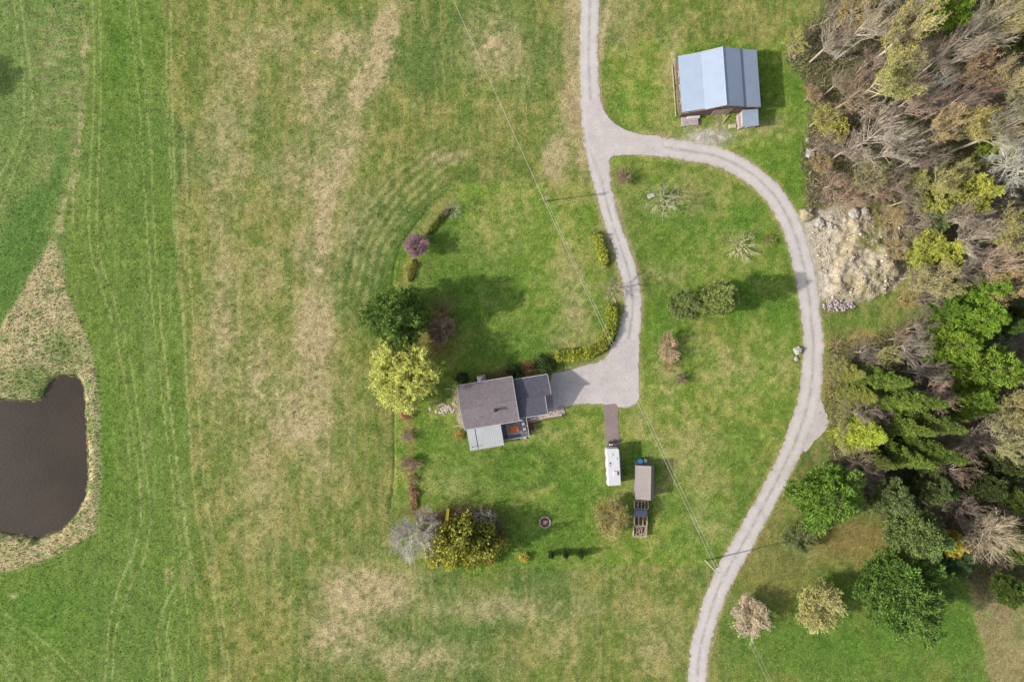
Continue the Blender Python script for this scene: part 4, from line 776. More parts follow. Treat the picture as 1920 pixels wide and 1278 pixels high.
def broad_proto(seed, R, H, base, stems=1, nl=11, ns=7, nt=6, tw=1.0, leaves=0, lsz=.14, up=.5, dome=1.0, thick=1.0, trunk_r=.16, sweep=0.0):
    """leafless or leafing broadleaf tree grown towards an uneven dome; base = height of the lowest fork as a share of H"""
    r = np.random.RandomState(seed); T = []; S = []; tips = []; td = []
    ph = r.uniform(0, 6.28, 4)
    cz = H*(base+(1-base)*.45)
    for s_ in range(stems):
        a = 2*math.pi*s_/stems+r.uniform(-.4, .4); off = np.array([math.cos(a), math.sin(a), 0])*(R*.22 if stems > 1 else 0)
        p = np.array([0, 0, -.15])+off*.15; q = off+np.array([r.uniform(-.3, .3), r.uniform(-.3, .3), H*base]); top = off*1.6+np.array([r.uniform(-.5, .5), r.uniform(-.5, .5), H*.86])
        tr_ = trunk_r/math.sqrt(stems)*1.1; T += [(p, q, tr_, tr_*.75), (q, (q+top)/2+r.normal(size=3)*.15, tr_*.75, tr_*.5)]; mid_ = T[-1][1]; T.append((mid_, top, tr_*.5, .03))
        for i in range(max(3, nl//stems)):
            t = r.uniform(0, 1)*(1-.45*sweep); st = q+(mid_-q)*t*2 if t < .5 else mid_+(top-mid_)*(t-.5)*2
            cnt_ = i+s_*max(3, nl//stems); ang = cnt_*2.39996+r.uniform(-.25, .25)
            lobe = 1+.10*math.sin(ang*2+ph[0])+.08*math.sin(ang*3+ph[1]); el = math.asin(min(.98, max(-.25, -.15+.25*sweep+(1.12-.25*sweep)*((cnt_*.618) % 1)+r.uniform(-.06, .06))))
            e = np.array([math.cos(ang)*math.cos(el)*R*lobe, math.sin(ang)*math.cos(el)*R*lobe, cz+(H-cz)*math.sin(el)*dome])*1.0; e[2] = max(e[2], st[2]+.2*(e[2] > H*base))
            e = st+(e-st)*r.uniform(.7, .92); md = (st+e)/2+r.normal(size=3)*R*.05+np.array([0, 0, -.04*R]); th = trunk_r*.42*thick*(13/max(13, nl))**.5
            T += [(st, md, th, th*.65), (md, e, th*.65, th*.25)]
            for j in range(ns):
                u = .25+.75*(j+r.rand())/ns; b = st+(md-st)*u*2 if u < .5 else md+(e-md)*(u-.5)*2
                d = unit(unit(e-st)*.8+r.normal(size=3)*.55+unit(b-np.array([0, 0, cz*.6]))*.6+np.array([0, 0, .9*sweep])); L = R*r.uniform(.22, .42)*(1+.4*sweep); c = b+d*L
                S.append((b, c, .045*thick, .02*thick))
                for k in range(nt):
                    v = .2+.8*(k+r.rand())/nt; g0 = b+(c-b)*v; d2 = unit(d*.7+r.normal(size=3)*.5+unit(g0-np.array([0, 0, cz*.7]))*.7+np.array([0, 0, .15+.6*sweep])); l2 = R*r.uniform(.10, .22)*tw; g1 = g0+d2*l2
                    S.append((g0, g1, .022*thick, .011*thick)); tips.append(g1); td.append(d2)
                    for _ in range(2):
                        d3 = unit(d2+r.normal(size=3)*.5); f0 = g0+(g1-g0)*r.uniform(.3, .9); f1 = f0+d3*l2*r.uniform(.4, .8); S.append((f0, f1, .015*thick, .008*thick)); tips.append(f1); td.append(d3)
    fol = None
    if leaves:
        tips = np.array(tips); td = np.array(td); C = np.repeat(tips, leaves, 0); D = np.repeat(td, leaves, 0)+r.normal(size=(len(C), 3))*.8
        C = C-D*r.uniform(0, .35, (len(C), 1))*R*.08+r.normal(size=C.shape)*R*.018
        fol = np_mesh('tree_foliage', *quads(C, D, lsz*r.uniform(.6, 1.2, len(C)), lsz*1.5, r))
    return np_mesh('tree_trunk', *tubes(T, 6)), np_mesh('tree_branches', *tubes(S)), fol
def bush_proto(seed, R=1.5, H=1.8, n=70, K=26, lsz=.16, needle=False):
    r = np.random.RandomState(seed); S = []; C = []
    for i in range(n):
        a = r.uniform(0, 6.28); el = math.asin(r.uniform(.0, 1)); k = r.uniform(.72, 1.05)*(1+.16*math.sin(3*a+seed)+.1*math.sin(5*a))
        p = np.array([math.cos(a)*math.cos(el)*R*k, math.sin(a)*math.cos(el)*R*k, H*.12+math.sin(el)*H*.85*k]); C.append(p); S.append((np.array([r.uniform(-.1, .1), r.uniform(-.1, .1), 0]), p, .03, .012))
    C = np.array(C); Cc = np.repeat(C, K, 0)+r.normal(size=(n*K, 3))*np.array([R*.13, R*.13, H*.09]); Cc[:, 2] = np.maximum(Cc[:, 2], .03); D = Cc/np.linalg.norm(Cc, axis=1)[:, None]+r.normal(size=Cc.shape)*.7
    return None, np_mesh('bush_branches', *tubes(S)), np_mesh('bush_foliage', *quads(Cc, D, lsz*(.5 if needle else .9), lsz*(2 if needle else 1.4), r))
PR = {}
for i in range(3):
    PR['pine%d' % i] = (pine_proto(20+i, 5, 12), 5, 12, 'needle'); PR['spruce%d' % i] = (pine_proto(30+i, 3.6, 16, True), 3.6, 16, 'needle')
for i in range(4):
    PR['tall%d' % i] = (broad_proto(40+i, 4.2, 18, .42, 1 if i % 2 else 2, 20, 6, 6, 1.35, 0, up=.5, thick=.95, trunk_r=.25, sweep=1.0), 4.2, 18, 'leaf')
    PR['bud%d' % i] = (broad_proto(50+i, 4.2, 16, .38, 1 if i % 2 else 3, 22, 6, 6, 1.3, 2, .13, up=.5, thick=.95, trunk_r=.25, sweep=.9), 4.2, 16, 'leaf')
for i in range(3):
    PR['open%d' % i] = (broad_proto(60+i, 4., 6.5, (.15), 3, 30, 7, 6, 1.3, 0, up=.55, thick=.85, trunk_r=.2), 4., 6.5, 'leaf')
    PR['round%d' % i] = (broad_proto(70+i, 3., 5, (.12), 1, 34, 8, 6, 1.3, 3, .11, up=.55, trunk_r=.14), 3., 5, 'leaf')
    PR['twiggy%d' % i] = (broad_proto(80+i, 1.3, 1.6, .06, 4, 28, 5, 5, 1.5, 0, up=.5, thick=.55, trunk_r=.07), 1.3, 1.6, 'leaf')
    PR['bush%d' % i] = (bush_proto(90+i), 1.5, 1.8, 'leaf')
    PR['leafy%d' % i] = (broad_proto(95+i, 4.5, 9, .25, 1, 30, 7, 7, 1.3, 8, .18, up=.55), 4.5, 9, 'leaf')
PR['willow0'] = (broad_proto(110, 5.6, 9, .14, 2, 54, 9, 7, 1.1, 8, .145, up=.55, trunk_r=.26), 5.6, 9, 'leaf')
PR['sparse0'] = (broad_proto(120, 1.9, 2.6, .2, 2, 10, 4, 4, 2.2, 0, up=.4, thick=.75, trunk_r=.09), 1.9, 2.6, 'leaf')
for (tr_, br_m, fo_), _, _, k in PR.values():
    for me_, mt in ((tr_, 'bark'), (br_m, 'twig'), (fo_, k)):
        if me_ is not None and len(me_.materials) == 0: me_.materials.append(M[mt])
CF = {'pine': .42, 'spruce': .42, 'tall': .68, 'bud': .66, 'open': .55, 'round': .5, 'twiggy': .4, 'bush': .4, 'leafy': .55, 'willow': .5, 'sparse': .5}
CATS = {'pine': 'pine tree', 'spruce': 'spruce tree', 'tall': 'tree', 'bud': 'tree', 'open': 'tree', 'round': 'tree', 'twiggy': 'shrub', 'bush': 'shrub', 'leafy': 'tree', 'willow': 'tree', 'sparse': 'tree'}
NMS = {'pine': 'pine_tree', 'spruce': 'spruce_tree', 'tall': 'bare_tree', 'bud': 'budding_tree', 'open': 'bare_tree', 'round': 'round_tree', 'twiggy': 'bare_shrub', 'bush': 'leafy_shrub', 'leafy': 'leafy_tree', 'willow': 'willow_tree', 'sparse': 'small_tree'}
GREY = (176, 160, 150); PINK = (182, 150, 140); PALE = (206, 194, 182); BROWN = (150, 124, 108)
tcount = [0]
def tree(kind, px, py, r, h, twig, leaf, label, group=None, sq=1.0):
    """px, py, r: where the crown shows and how wide, in photo pixels; h: height in metres"""
    fam = kind.rstrip('0123456789')
    if kind == fam:
        n = len([k for k in PR if k.rstrip('0123456789') == fam]); kind = fam+str(tcount[0] % n)
    tcount[0] += 1; i = tcount[0]
    (mt, mb_, mf), R0, H0, _ = PR[kind]; zc = h*CF[fam]; x, y = U(px, py, zc)
    rr = r*.1*(1-zc/H_CAM); gp = gz(960+x*10, 639-y*10)
    o = empty(NMS[fam], (x, y, gp-.05), (i*2.399) % 6.283, label, CATS[fam], group)
    o.scale = (rr/R0, rr/R0*sq, h/H0)
    if fam in ('tall', 'bud') and twig: twig = tuple(twig[q]*.72+(172, 164, 150)[q]*.28 for q in range(3))
    if fam in ('tall', 'bud', 'open', 'twiggy') and twig: twig = (twig[0]*.97, twig[1]*.985, twig[2]*.95)
    if fam in ('tall', 'bud') and leaf: leaf = (leaf[0]*.75+156*.25, leaf[1]*.75+158*.25, leaf[2]*.75+84*.25)
    for nm, me_, tint, k in (('trunk', mt, tuple((twig or BROWN)[q]*.6+(206, 196, 176)[q]*.4 for q in range(3)), 1.1), ('branches', mb_, twig or BROWN, 1.35), ('foliage', mf, leaf, 1.5)):
        if me_ is None or tint is None: continue
        c = bpy.data.objects.new(nm, me_); COL.objects.link(c); c.parent = o; c.color = alb(tint, k)
    return o
DG, MG, BG, YG, OL, YE = (76, 104, 50), (98, 134, 56), (122, 160, 62), (160, 172, 66), (160, 154, 88), (206, 190, 66)
# --- yard
tree('pine0', 750, 590, 58, 13.5, None, (104, 130, 54), 'large dark green pine west of the lawn throwing the longest shadow')
tree('willow0', 766, 702, 60, 8.5, (196, 186, 150), (204, 206, 104), 'big round yellow green tree touching the north west corner of the house')
tree('round1', 826, 618, 22, 4.5, (176, 154, 134), (166, 144, 118), 'thin reddish brown leafless tree in the shade of the large pine')
tree('round0', 780, 464, 22, 3.6, (168, 134, 140), (180, 142, 148), 'round purple pink tree at the curved edge of the lawn')
tree('sparse0', 850, 390, 16, 2.6, (160, 150, 150), None, 'small crooked grey tree at the north end of the low hedge')
tree('bush0', 762, 775, 11, 1.4, None, (186, 140, 98), 'small orange leaved shrub just south of the yellow green tree')
tree('twiggy0', 764, 817, 12, 1.4, (178, 150, 138), None, 'small round bare shrub below the orange one in the west border')
tree('twiggy1', 770, 868, 17, 1.6, (176, 144, 130), None, 'larger round bare brown shrub in the middle of the west border')
tree('twiggy2', 774, 898, 9, .9, (178, 150, 120), None, 'tiny twiggy shrub just south of the larger round brown one')
tree('bush1', 775, 926, 10, 1.0, None, (176, 148, 112), 'rust coloured low shrub at the south end of the west border')
tree('open0', 776, 995, 50, 6.0, (196, 184, 182), None, 'wide spreading silvery leafless tree at the south west corner of the lawn')
tree('open1', 808, 992, 24, 3.0, (164, 140, 136), None, 'smaller pinkish bare tree between the silvery tree and the yellow slide')
for px, py, r, h, c, lb in ((832,1020,34,6.5,(166,164,70),'yellow green evergreen next to the silvery bare tree'),(868,1008,36,8.0,(158,158,66),'tallest evergreen in the middle of the southern shrub clump'),(908,1016,34,7.5,(152,152,66),'dark evergreen at the east end of the southern shrub clump'),(884,1040,26,3.4,(150,150,54),'bright yellow tipped evergreen on the south side of the shrub clump'),(846,1046,20,2.6,(168,164,58),'low yellow green shrub at the south edge under the evergreens'),(810,1040,18,2.2,(170,166,60),'low yellow green shrub near the foot of the silvery tree'),(916,1044,16,2.2,(166,156,58),'low yellow shrub at the south east end of the clump')):
    tree('bush', px, py, r, h, None, c, lb, 'evergreens of the southern shrub clump')
tree('bush2', 938, 1008, 14, 2.0, None, (168, 138, 80), 'orange brown shrub at the east tip of the southern shrub clump')
tree('sparse0', 908, 966, 20, 3.6, (190, 182, 172), None, 'small bare tree with forked pale trunk east of the yellow slide')
tree('twiggy0', 918, 982, 22, 2.0, (150, 130, 122), None, 'dark bare shrub between the forked pale tree and the evergreens')
tree('round1', 1148, 968, 31, 4.6, (178, 164, 120), (172, 162, 94), 'faint sparse olive tan tree on the lawn west of the firewood racks')
tree('bush0', 983, 1045, 9, 1.2, None, (206, 190, 84), 'single small golden shrub on the lawn between clump and cypresses')
for px, lb in ((1033, 'westernmost of the three small dark cypresses in a row'), (1061, 'middle one of the three small dark cypresses in a row'), (1089, 'easternmost of the three small dark cypresses in a row')):
    o = tree('bush', px, 1040, 5.5, 2.6, None, (70, 88, 44), lb, 'row of small cypresses on the south lawn')
for px, py, r, h, c, lb in ((866,709,12,1.7,(64,86,44),'dark round evergreen at the north west corner of the house'),(962,694,13,1.7,(60,82,42),'dark round evergreen between chimney and garage'),(1023,685,17,1.8,(66,86,44),'wide dark evergreen at the north east corner of the garage')):
    tree('bush', px, py, r, h, None, c, lb, 'dark evergreens along the north wall')
tree('twiggy1', 990, 689, 13, 1.2, (160, 112, 84), None, 'low reddish brown shrub between the two dark evergreens behind the garage')
tree('bush0', 862, 816, 8, .9, None, (186, 166, 84), 'small golden shrub at the west corner of the sun room')
tree('twiggy2', 996, 800, 10, .9, (120, 78, 66), None, 'dark red bare shrub at the east corner of the deck')
tree('sparse0', 1147, 541, 20, 4.2, (186, 158, 150), None, 'small pinkish bare tree in the gap between the two yellow hedges')
tree('twiggy0', 1166, 335, 16, 2.0, (180, 148, 130), (170, 140, 110), 'round bare brown shrub just inside the driveway fork')
tree('sparse0', 1243, 376, 28, 4.0, (190, 178, 160), None, 'wide bare apple tree beside a white board in the loop lawn')
tree('sparse0', 1388, 461, 26, 1.6, (204, 198, 160), None, 'low pale dead brush in the middle of the loop lawn')
tree('twiggy1', 1440, 452, 13, .8, (150, 150, 84), None, 'faint low weed tuft east of the pale dead brush')
tree('leafy0', 1283, 571, 27, 4.5, (150, 130, 110), (128, 142, 78), 'smaller pale green pine on the west side of the pair in the loop lawn')
tree('pine1', 1346, 562, 41, 11.5, None, (136, 148, 78), 'larger pale olive pine on the east side of the pair in the loop lawn')
tree('twiggy0', 1251, 648, 19, 2.6, (206, 170, 150), (190, 156, 136), 'tall oblong bare pinkish shrub north of the dry strip in the loop lawn', sq=1.5).rotation_euler.z = 0
tree('twiggy1', 1254, 686, 13, .9, (190, 170, 110), (180, 170, 100), 'low straw coloured shrub right below the oblong pinkish one')
tree('twiggy2', 1276, 710, 10, 1.3, (170, 136, 126), None, 'small round brown shrub south east of the oblong pinkish one')
x, y = U(1220, 367, 2.4); m_ = MB(); m_.box(-.6,.6,-.35,.35,-.06,.06); 
o = m_.build('white_board', M['white']); o.location = (x, y, 2.4); o.rotation_euler = (.1, .1, .35); tag(o, 'white board fixed in the bare apple tree of the loop lawn', 'board')
# --- south east lawn trees
tree('round2', 1410, 1153, 34, 4.0, (216, 200, 176), (200, 180, 150), 'pale straw coloured round bare tree beside the loop road in the south', None)
tree('round0', 1528, 1127, 43, 5.5, (196, 182, 140), (186, 180, 106), 'round yellowish beige tree east of the pale straw one')
tree('round1', 1497, 1010, 27, 3.5, (140, 140, 96), (124, 136, 78), 'small dull olive tree south of the bright green roadside pine')
tree('round2', 1751, 1096, 15, 2.0, (170, 150, 150), (160, 140, 136), 'small round grey shrub touching the largest southern pine')
# --- evergreens of the wood
EV = [('pine', 1548, 927, 72, 13, (104,146,58), 'bright green broad pine right beside the loop road bend'),
 ('pine', 1684, 1108, 80, 14, (88,130,60), 'largest blue green pine standing on the south lawn'),
 ('pine', 1712, 998, 58, 15, (112,140,88), 'grey green pine north of the largest southern pine'),
 ('pine', 1662, 925, 40, 13, (104,130,90), 'blue grey pine between the roadside pine and the spruces'),
 ('pine', 1736, 912, 36, 11, (92,118,78), 'dull blue green pine behind the blue grey one'),
 ('pine', 1786, 1050, 40, 8, (66,106,74), 'teal green low conifer at the foot of the southern wood'),
 ('pine', 1838, 690, 66, 16, (118,152,56), 'huge bright green pine, tallest in the middle of the wood'),
 ('pine', 1776, 650, 40, 14, (126,160,58), 'bright green pine joined to the west side of the huge one'),
 ('pine', 1812, 752, 42, 13, (108,146,52), 'bright green pine low on the south side of the huge one'),
 ('pine', 1827, 546, 34, 15, (112,154,56), 'bright green pine above the grass lane at the wood edge'),
 ('pine', 1816, 598, 44, 15, (118,160,54), 'broad bright green pine just north of the huge one'),
 ('pine', 1770, 582, 28, 12, (94,138,50), 'smaller green pine at the end of the grass lane'),
 ('pine', 1872, 612, 26, 12, (80,116,58), 'dark green pine tucked east of the broad bright one'),
 ('spruce', 1650, 712, 30, 17, (96,130,52), 'northernmost pointed spruce of the roadside spruce group'),
 ('spruce', 1700, 748, 34, 20, (92,122,56), 'tall dark pointed spruce second in the spruce group'),
 ('spruce', 1674, 752, 26, 15, (108,138,60), 'shorter olive spruce in front of the tall dark one'),
 ('spruce', 1732, 792, 34, 20, (90,118,56), 'tall pointed spruce at the east side of the spruce group'),
 ('spruce', 1690, 800, 30, 17, (100,130,56), 'mid green spruce in the centre of the spruce group'),
 ('spruce', 1622, 812, 42, 12, (168,184,70), 'bright yellow green larch like tree by the road bulge'),
 ('spruce', 1738, 846, 32, 19, (82,116,46), 'dark pointed spruce at the south east end of the spruce group'),
 ('spruce', 1696, 858, 28, 16, (104,134,60), 'southernmost mid green spruce of the spruce group'),
 ('spruce', 1640, 862, 26, 12, (96,114,62), 'low dull spruce behind the yellow green larch'),
 ('spruce', 1612, 742, 30, 10, (138,148,78), 'pale olive young conifer beside the northern spruce'),
 ('spruce', 1598, 700, 24, 8, (140,146,84), 'small pale olive conifer at the road side brush'),
 ('pine', 1772, 18, 46, 15, (128,166,60), 'bright green pine cut by the top edge of the wood'),
 ('pine', 1900, 88, 26, 12, (82,110,58), 'small dark green pine at the right edge level with the barn'),
 ('pine', 1834, 908, 40, 12, (62,86,52), 'dark shaded conifer east of the blue green pines'),
 ('pine', 1880, 868, 34, 13, (72,96,58), 'dark conifer in the hollow north east of the shaded one'),
 ('pine', 1902, 1015, 36, 13, (88,122,54), 'green pine at the right edge above the bare crown'),
 ('pine', 1895, 1108, 32, 10, (84,118,52), 'green pine at the right edge over the tan field'),
 ('pine', 1905, 935, 32, 13, (84,112,56), 'mid green pine at the right edge north of the other two'),
 ('pine', 1866, 290, 32, 10, (142,162,64), 'yellowish green young pine between bare trees north east'),
 ('pine', 1899, 592, 26, 12, (70,98,56), 'dark green pine at the right edge beside the broad bright one')]
for k, px, py, r, h, c, lb in EV: tree(k, px, py, r, h, None, (c[0]*.80+20, c[1]*.88+4, c[2]*.74), lb, 'evergreens in the wood')
# --- leafless and budding trees of the wood
BT = [('bud',1487,76,26,5,(180,166,120),(186,180,76),'yellow green sapling nearest the shaded side of the barn'),
 ('tall',1556,82,38,12,(188,168,156),None,'thin pale leaning trees at the wood edge behind the yellow sapling'),
 ('tall',1580,72,26,8,(150,110,112),None,'dark reddish bare tree next to the thin pale leaning one'),
 ('bud',1600,22,46,9,(176,150,112),(176,150,92),'tan brush tree at the top edge where field meets wood'),
 ('tall',1632,52,50,19,(188,168,154),None,'tall pinkish bare tree with wide crown west of the golden edged one'),
 ('bud',1694,66,52,21,(196,176,146),(186,172,84),'three stemmed budding tree with golden edged crown near the top'),
 ('bud',1664,152,54,19,(190,176,130),(172,170,80),'broad olive yellow budding tree east of the barn'),
 ('tall',1706,10,40,18,GREY,None,'bare grey tree on the top edge left of the bright pine'),
 ('tall',1842,52,52,21,(186,170,150),None,'long trunked pale bare tree right of the bright top pine'),
 ('bud',1885,42,46,21,(192,176,140),(168,156,96),'olive budding tree in the top right corner'),
 ('tall',1784,108,44,19,(174,152,142),None,'pinkish grey bare tree under the bright top pine'),
 ('bud',1824,134,38,17,(176,140,116),(178,140,106),'salmon brown budding crown right of the pinkish grey tree'),
 ('tall',1858,126,34,16,(140,112,112),None,'dark purple brown bare tree near the salmon crown'),
 ('tall',1749,166,20,15,(214,206,208),None,'small whitish bare crown in the middle of the northern wood'),
 ('tall',1712,190,42,17,(196,160,146),None,'rosy bare tree south of the olive yellow one'),
 ('tall',1790,190,44,18,(150,124,116),None,'dark brown bare tree east of the rosy one'),
 ('tall',1840,190,36,15,(160,116,106),None,'reddish bare tree in the dark centre of the northern wood'),
 ('bud',1894,158,42,21,(180,158,134),(166,146,96),'tall tan budding tree at the right edge under the small dark pine'),
 ('bud',1904,200,40,18,GREY,(146,146,86),'grey olive budding tree at the right edge below the tall tan one'),
 ('bud',1540,222,30,7,(176,160,110),(180,172,70),'round yellow bush tree on the wood edge level with the milk house'),
 ('bush',1570,247,20,5,None,(182,176,84),'bright yellow shrub right behind the round yellow bush tree'),
 ('tall',1600,180,40,10,(178,146,122),None,'rusty bare thicket tree at the wood edge north of the yellow bush tree'),
 ('bud',1520,180,18,4,(200,160,130),(186,150,114),'low rusty shrub at the corner of the barn meadow'),
 ('tall',1638,254,54,16,(196,176,168),None,'wide silvery pink bare tree east of the bright yellow shrub'),
 ('tall',1676,276,42,17,(190,172,160),None,'silvery bare tree overlapping the wide silvery pink one'),
 ('tall',1588,282,40,8,(172,150,136),None,'low brown bare tree between the wide silvery one and the road lawn'),
 ('bud',1760,240,30,18,(200,176,150),(196,160,112),'small peach tinted round crown in the northern wood'),
 ('bud',1820,238,36,18,(190,174,124),(192,174,90),'round straw yellow crown east of the peach tinted one'),
 ('tall',1722,300,46,13,(140,118,114),None,'dark bare tree in the shade south of the peach crown'),
 ('tall',1876,244,48,20,(190,178,160),None,'pale grey long limbed bare tree east of the straw yellow crown'),
 ('bud',1916,250,24,19,(196,160,110),(202,164,80),'orange tinted crown cut by the right edge'),
 ('open',1900,316,48,16,(210,204,196),None,'whitest dense bare crown at the right edge'),
 ('bud',1796,322,26,11,GREY,(182,174,76),'small yellow green crown right of the whitest bare crown'),
 ('bud',1754,346,38,12,(184,170,120),(176,170,92),'broad tan olive crown above the lime shrub'),
 ('leafy',1816,368,30,10,(180,170,90),(180,182,80),'bright lemon yellow leafy tree in the middle of the wood'),
 ('bush',1713,344,18,4,None,(170,174,70),'small lime shrub on the dark slope'),
 ('leafy',1746,384,26,8,GREY,(172,172,80),'olive leafy tree west of the lemon yellow one'),
 ('leafy',1753,412,22,7,GREY,(120,138,78),'dull green leafy tree right below the olive one'),
 ('bud',1536,311,22,4,(184,140,120),(182,150,104),'rusty low bush on the wood edge facing the loop road'),
 ('tall',1560,345,32,5,(186,142,128),None,'reddish bare thicket right north of the tan dirt heap'),
 ('tall',1590,368,34,5,(190,146,130),None,'reddish bare thicket along the north rim of the dug bank'),
 ('tall',1646,362,36,6,(192,150,134),None,'wide reddish thicket at the north east rim of the dug bank'),
 ('bud',1625,330,36,9,(170,150,130),(150,144,98),'olive brown thicket tree behind the reddish rim'),
 ('tall',1690,350,34,10,(150,128,120),None,'dark thin bare tree above the shadowed slope'),
 ('bud',1672,410,28,4,(184,154,118),(182,150,100),'tan shrub growing on the east crest of the dug bank'),
 ('bud',1664,466,24,3,(180,150,118),(176,148,96),'small tan shrub inside the dug bank'),
 ('tall',1806,414,42,14,(160,136,124),None,'brown bare tree south of the lemon yellow one'),
 ('tall',1822,446,44,15,(184,164,150),None,'silver brown bare tree in the centre of the eastern wood'),
 ('bud',1886,442,46,17,(176,162,120),(168,158,86),'broad olive gold crown at the right edge halfway up'),
 ('leafy',1736,462,24,7,(170,170,80),(176,178,82),'lime leafy crown at the east side of the dug bank'),
 ('leafy',1768,476,24,8,(170,170,80),(184,186,80),'brightest lime crown right of the other lime one'),
 ('leafy',1718,488,22,6,GREY,(168,172,70),'small lime green crown hugging the bank'),
 ('tall',1872,494,46,16,(196,160,140),None,'salmon pink bare crown near the right edge'),
 ('tall',1812,508,38,12,(140,120,114),None,'dusky bare tree between the lime crowns and the green pine'),
 ('bud',1752,534,44,12,(190,176,140),(176,162,104),'round fan shaped tan tree north of the small green pine'),
 ('bud',1722,518,28,8,GREY,(156,152,96),'soft olive crown leaning over the south east of the bank'),
 ('bud',1700,560,26,4,(184,152,110),(180,146,92),'orange tan shrub where the grass lane meets the wood'),
 ('bud',1888,540,40,16,(196,170,130),(190,160,96),'orange tan crown right of the green pine'),
 ('bud',1663,665,28,6,(186,174,134),(182,176,104),'small pale yellow tree in the dark gap south of the lane'),
 ('tall',1620,660,28,5,(140,120,116),None,'dark bare shrub tree west of the small pale yellow tree'),
 ('tall',1713,655,40,12,(150,134,130),None,'dusky grey bare tree north of the spruces'),
 ('tall',1752,738,34,15,(198,156,146),None,'rose coloured bare crown between spruces and the huge pine'),
 ('tall',1740,700,30,13,(160,140,134),None,'grey bare tree just above the rose coloured crown'),
 ('bud',1898,760,44,16,(186,168,124),(172,158,92),'gold olive crown at the right edge south of the huge pine'),
 ('bud',1880,822,48,16,(190,178,150),(162,156,96),'large pale branched crown right of the dark hollow'),
 ('tall',1830,826,40,11,(140,116,110),None,'dark bare tree in the hollow under the huge pine'),
 ('bud',1905,690,30,15,GREY,(160,152,96),'olive crown at the right edge next to the huge pine'),
 ('tall',1790,880,38,11,(150,120,104),None,'reddish brown bare tree south of the darkest spruce'),
 ('open',1850,1000,46,13,(204,184,160),None,'fan of pale beige branches right of the teal conifer'),
 ('leafy',1777,1017,22,7,(190,180,80),(208,194,62),'small golden yellow tree between the grey green pine and the pale fan'),
 ('bud',1588,748,24,5,(150,146,90),(152,150,84),'low olive shrub along the road beside the spruces'),
 ('bud',1575,690,22,4,(160,150,96),(156,154,88),'low olive shrub where the lane meets the road'),
 ('bud',1582,790,22,4,(150,140,90),(142,144,78),'low olive shrub behind the gravel bulge'),
 ('tall',1812,960,34,10,(150,124,118),None,'brown bare tree behind the golden yellow tree')]
for k, px, py, r, h, tw, lf, lb in BT: tree(k, px, py, r, h, tw, lf, lb, 'leafless and budding trees of the wood')
# understory: thin bare trees filling the wood, which nothing tells apart
rng = random.Random(9); used = [(b[1], b[2]) for b in BT]+[(b[1], b[2]) for b in EV]; n = 0
ul = set()
def under_label(px, py):
    for d, u, v, lb in sorted((math.hypot(px-b[1], py-b[2]), b[1], b[2], b[-1]) for b in BT+EV):
        if len(lb.split()) > 11: continue
        a_ = math.degrees(math.atan2(v-py, px-u)) % 360; q = ('east', 'north east', 'north', 'north west', 'west', 'south west', 'south', 'south east')[int((a_+22.5)//45) % 8]
        t_ = 'low bare tree %s of the %s' % (q, lb)
        if t_ not in ul and len(t_.split()) <= 16: ul.add(t_); return t_
for k in range(900):
    px, py = rng.uniform(1500, 1990), rng.uniform(-20, 1060)
    a = np.array([float(px)]); b = np.array([float(py)])
    if max(psdf(a, b, FOR_N)[0], psdf(a, b, FOR_S)[0]) < 14: continue
    if min((px-u)**2+(py-v)**2 for u, v in used) < 27**2: continue
    used.append((px, py)); n += 1
    tree('tall', px, py, rng.uniform(26, 38), rng.uniform(5, 9), rng.choice([(150, 128, 118), (166, 138, 124), (140, 120, 112), (160, 144, 124)]), None, under_label(px, py), 'thin understory trees of the wood')
    if n > 75: break
tree('leafy1', -190, 150, 40, 9, None, MG, 'leafy tree standing west of the mown field beyond the picture')
# brush on the woodland floor: dead stems, leaf litter and weeds
def floor_brush(n, polys, seed):
    r = np.random.RandomState(seed); X = r.uniform(1475, 2080, n); Y = r.uniform(-60, 1130, n); m = np.zeros(n, bool)
    for p_ in polys: m |= psdf(X+r.normal(size=n)*6, Y+r.normal(size=n)*6, p_) > -4
    m &= (psdf(X, Y, PIT) < -4) | (r.rand(n) < .25); m &= ldist(X, Y, LOOP_C) > 26
    X, Y = X[m], Y[m]; n = len(X); z = height_at(X, Y); L = r.uniform(.5, 1.7, n); a = r.uniform(0, 6.28, n); d = np.stack([np.cos(a)*.6, np.sin(a)*.6, r.uniform(.1, 1.1, n)], 1); d /= np.linalg.norm(d, axis=1)[:, None]
    p0 = np.stack([(X-960)*.1, (639-Y)*.1, z], 1); V, F = quads(p0+d*L[:, None]*.5+np.array([0, 0, .05]), d, r.uniform(.04, .12, n), L, r)
    me = np_mesh('undergrowth', V, F); pal = np.array([(184,166,144),(158,142,122),(200,186,160),(128,112,98),(150,150,98),(120,134,76),(176,148,126)])
    T = pal[(fbm(X, Y, 30, 50)*9+r.randint(0, 3, n)).astype(int) % 7]; add_tone(me, np.repeat(T, 4, 0)*.98)
    return tag(link_mesh('undergrowth', me, M['tuft']), 'tangle of dead stems, brush and weeds covering the floor of the wood', 'undergrowth', kind='stuff')
floor_brush(150000, [FOR_N, FOR_S, [(1550,640),(1600,640),(1610,860),(1560,850)]], 4)
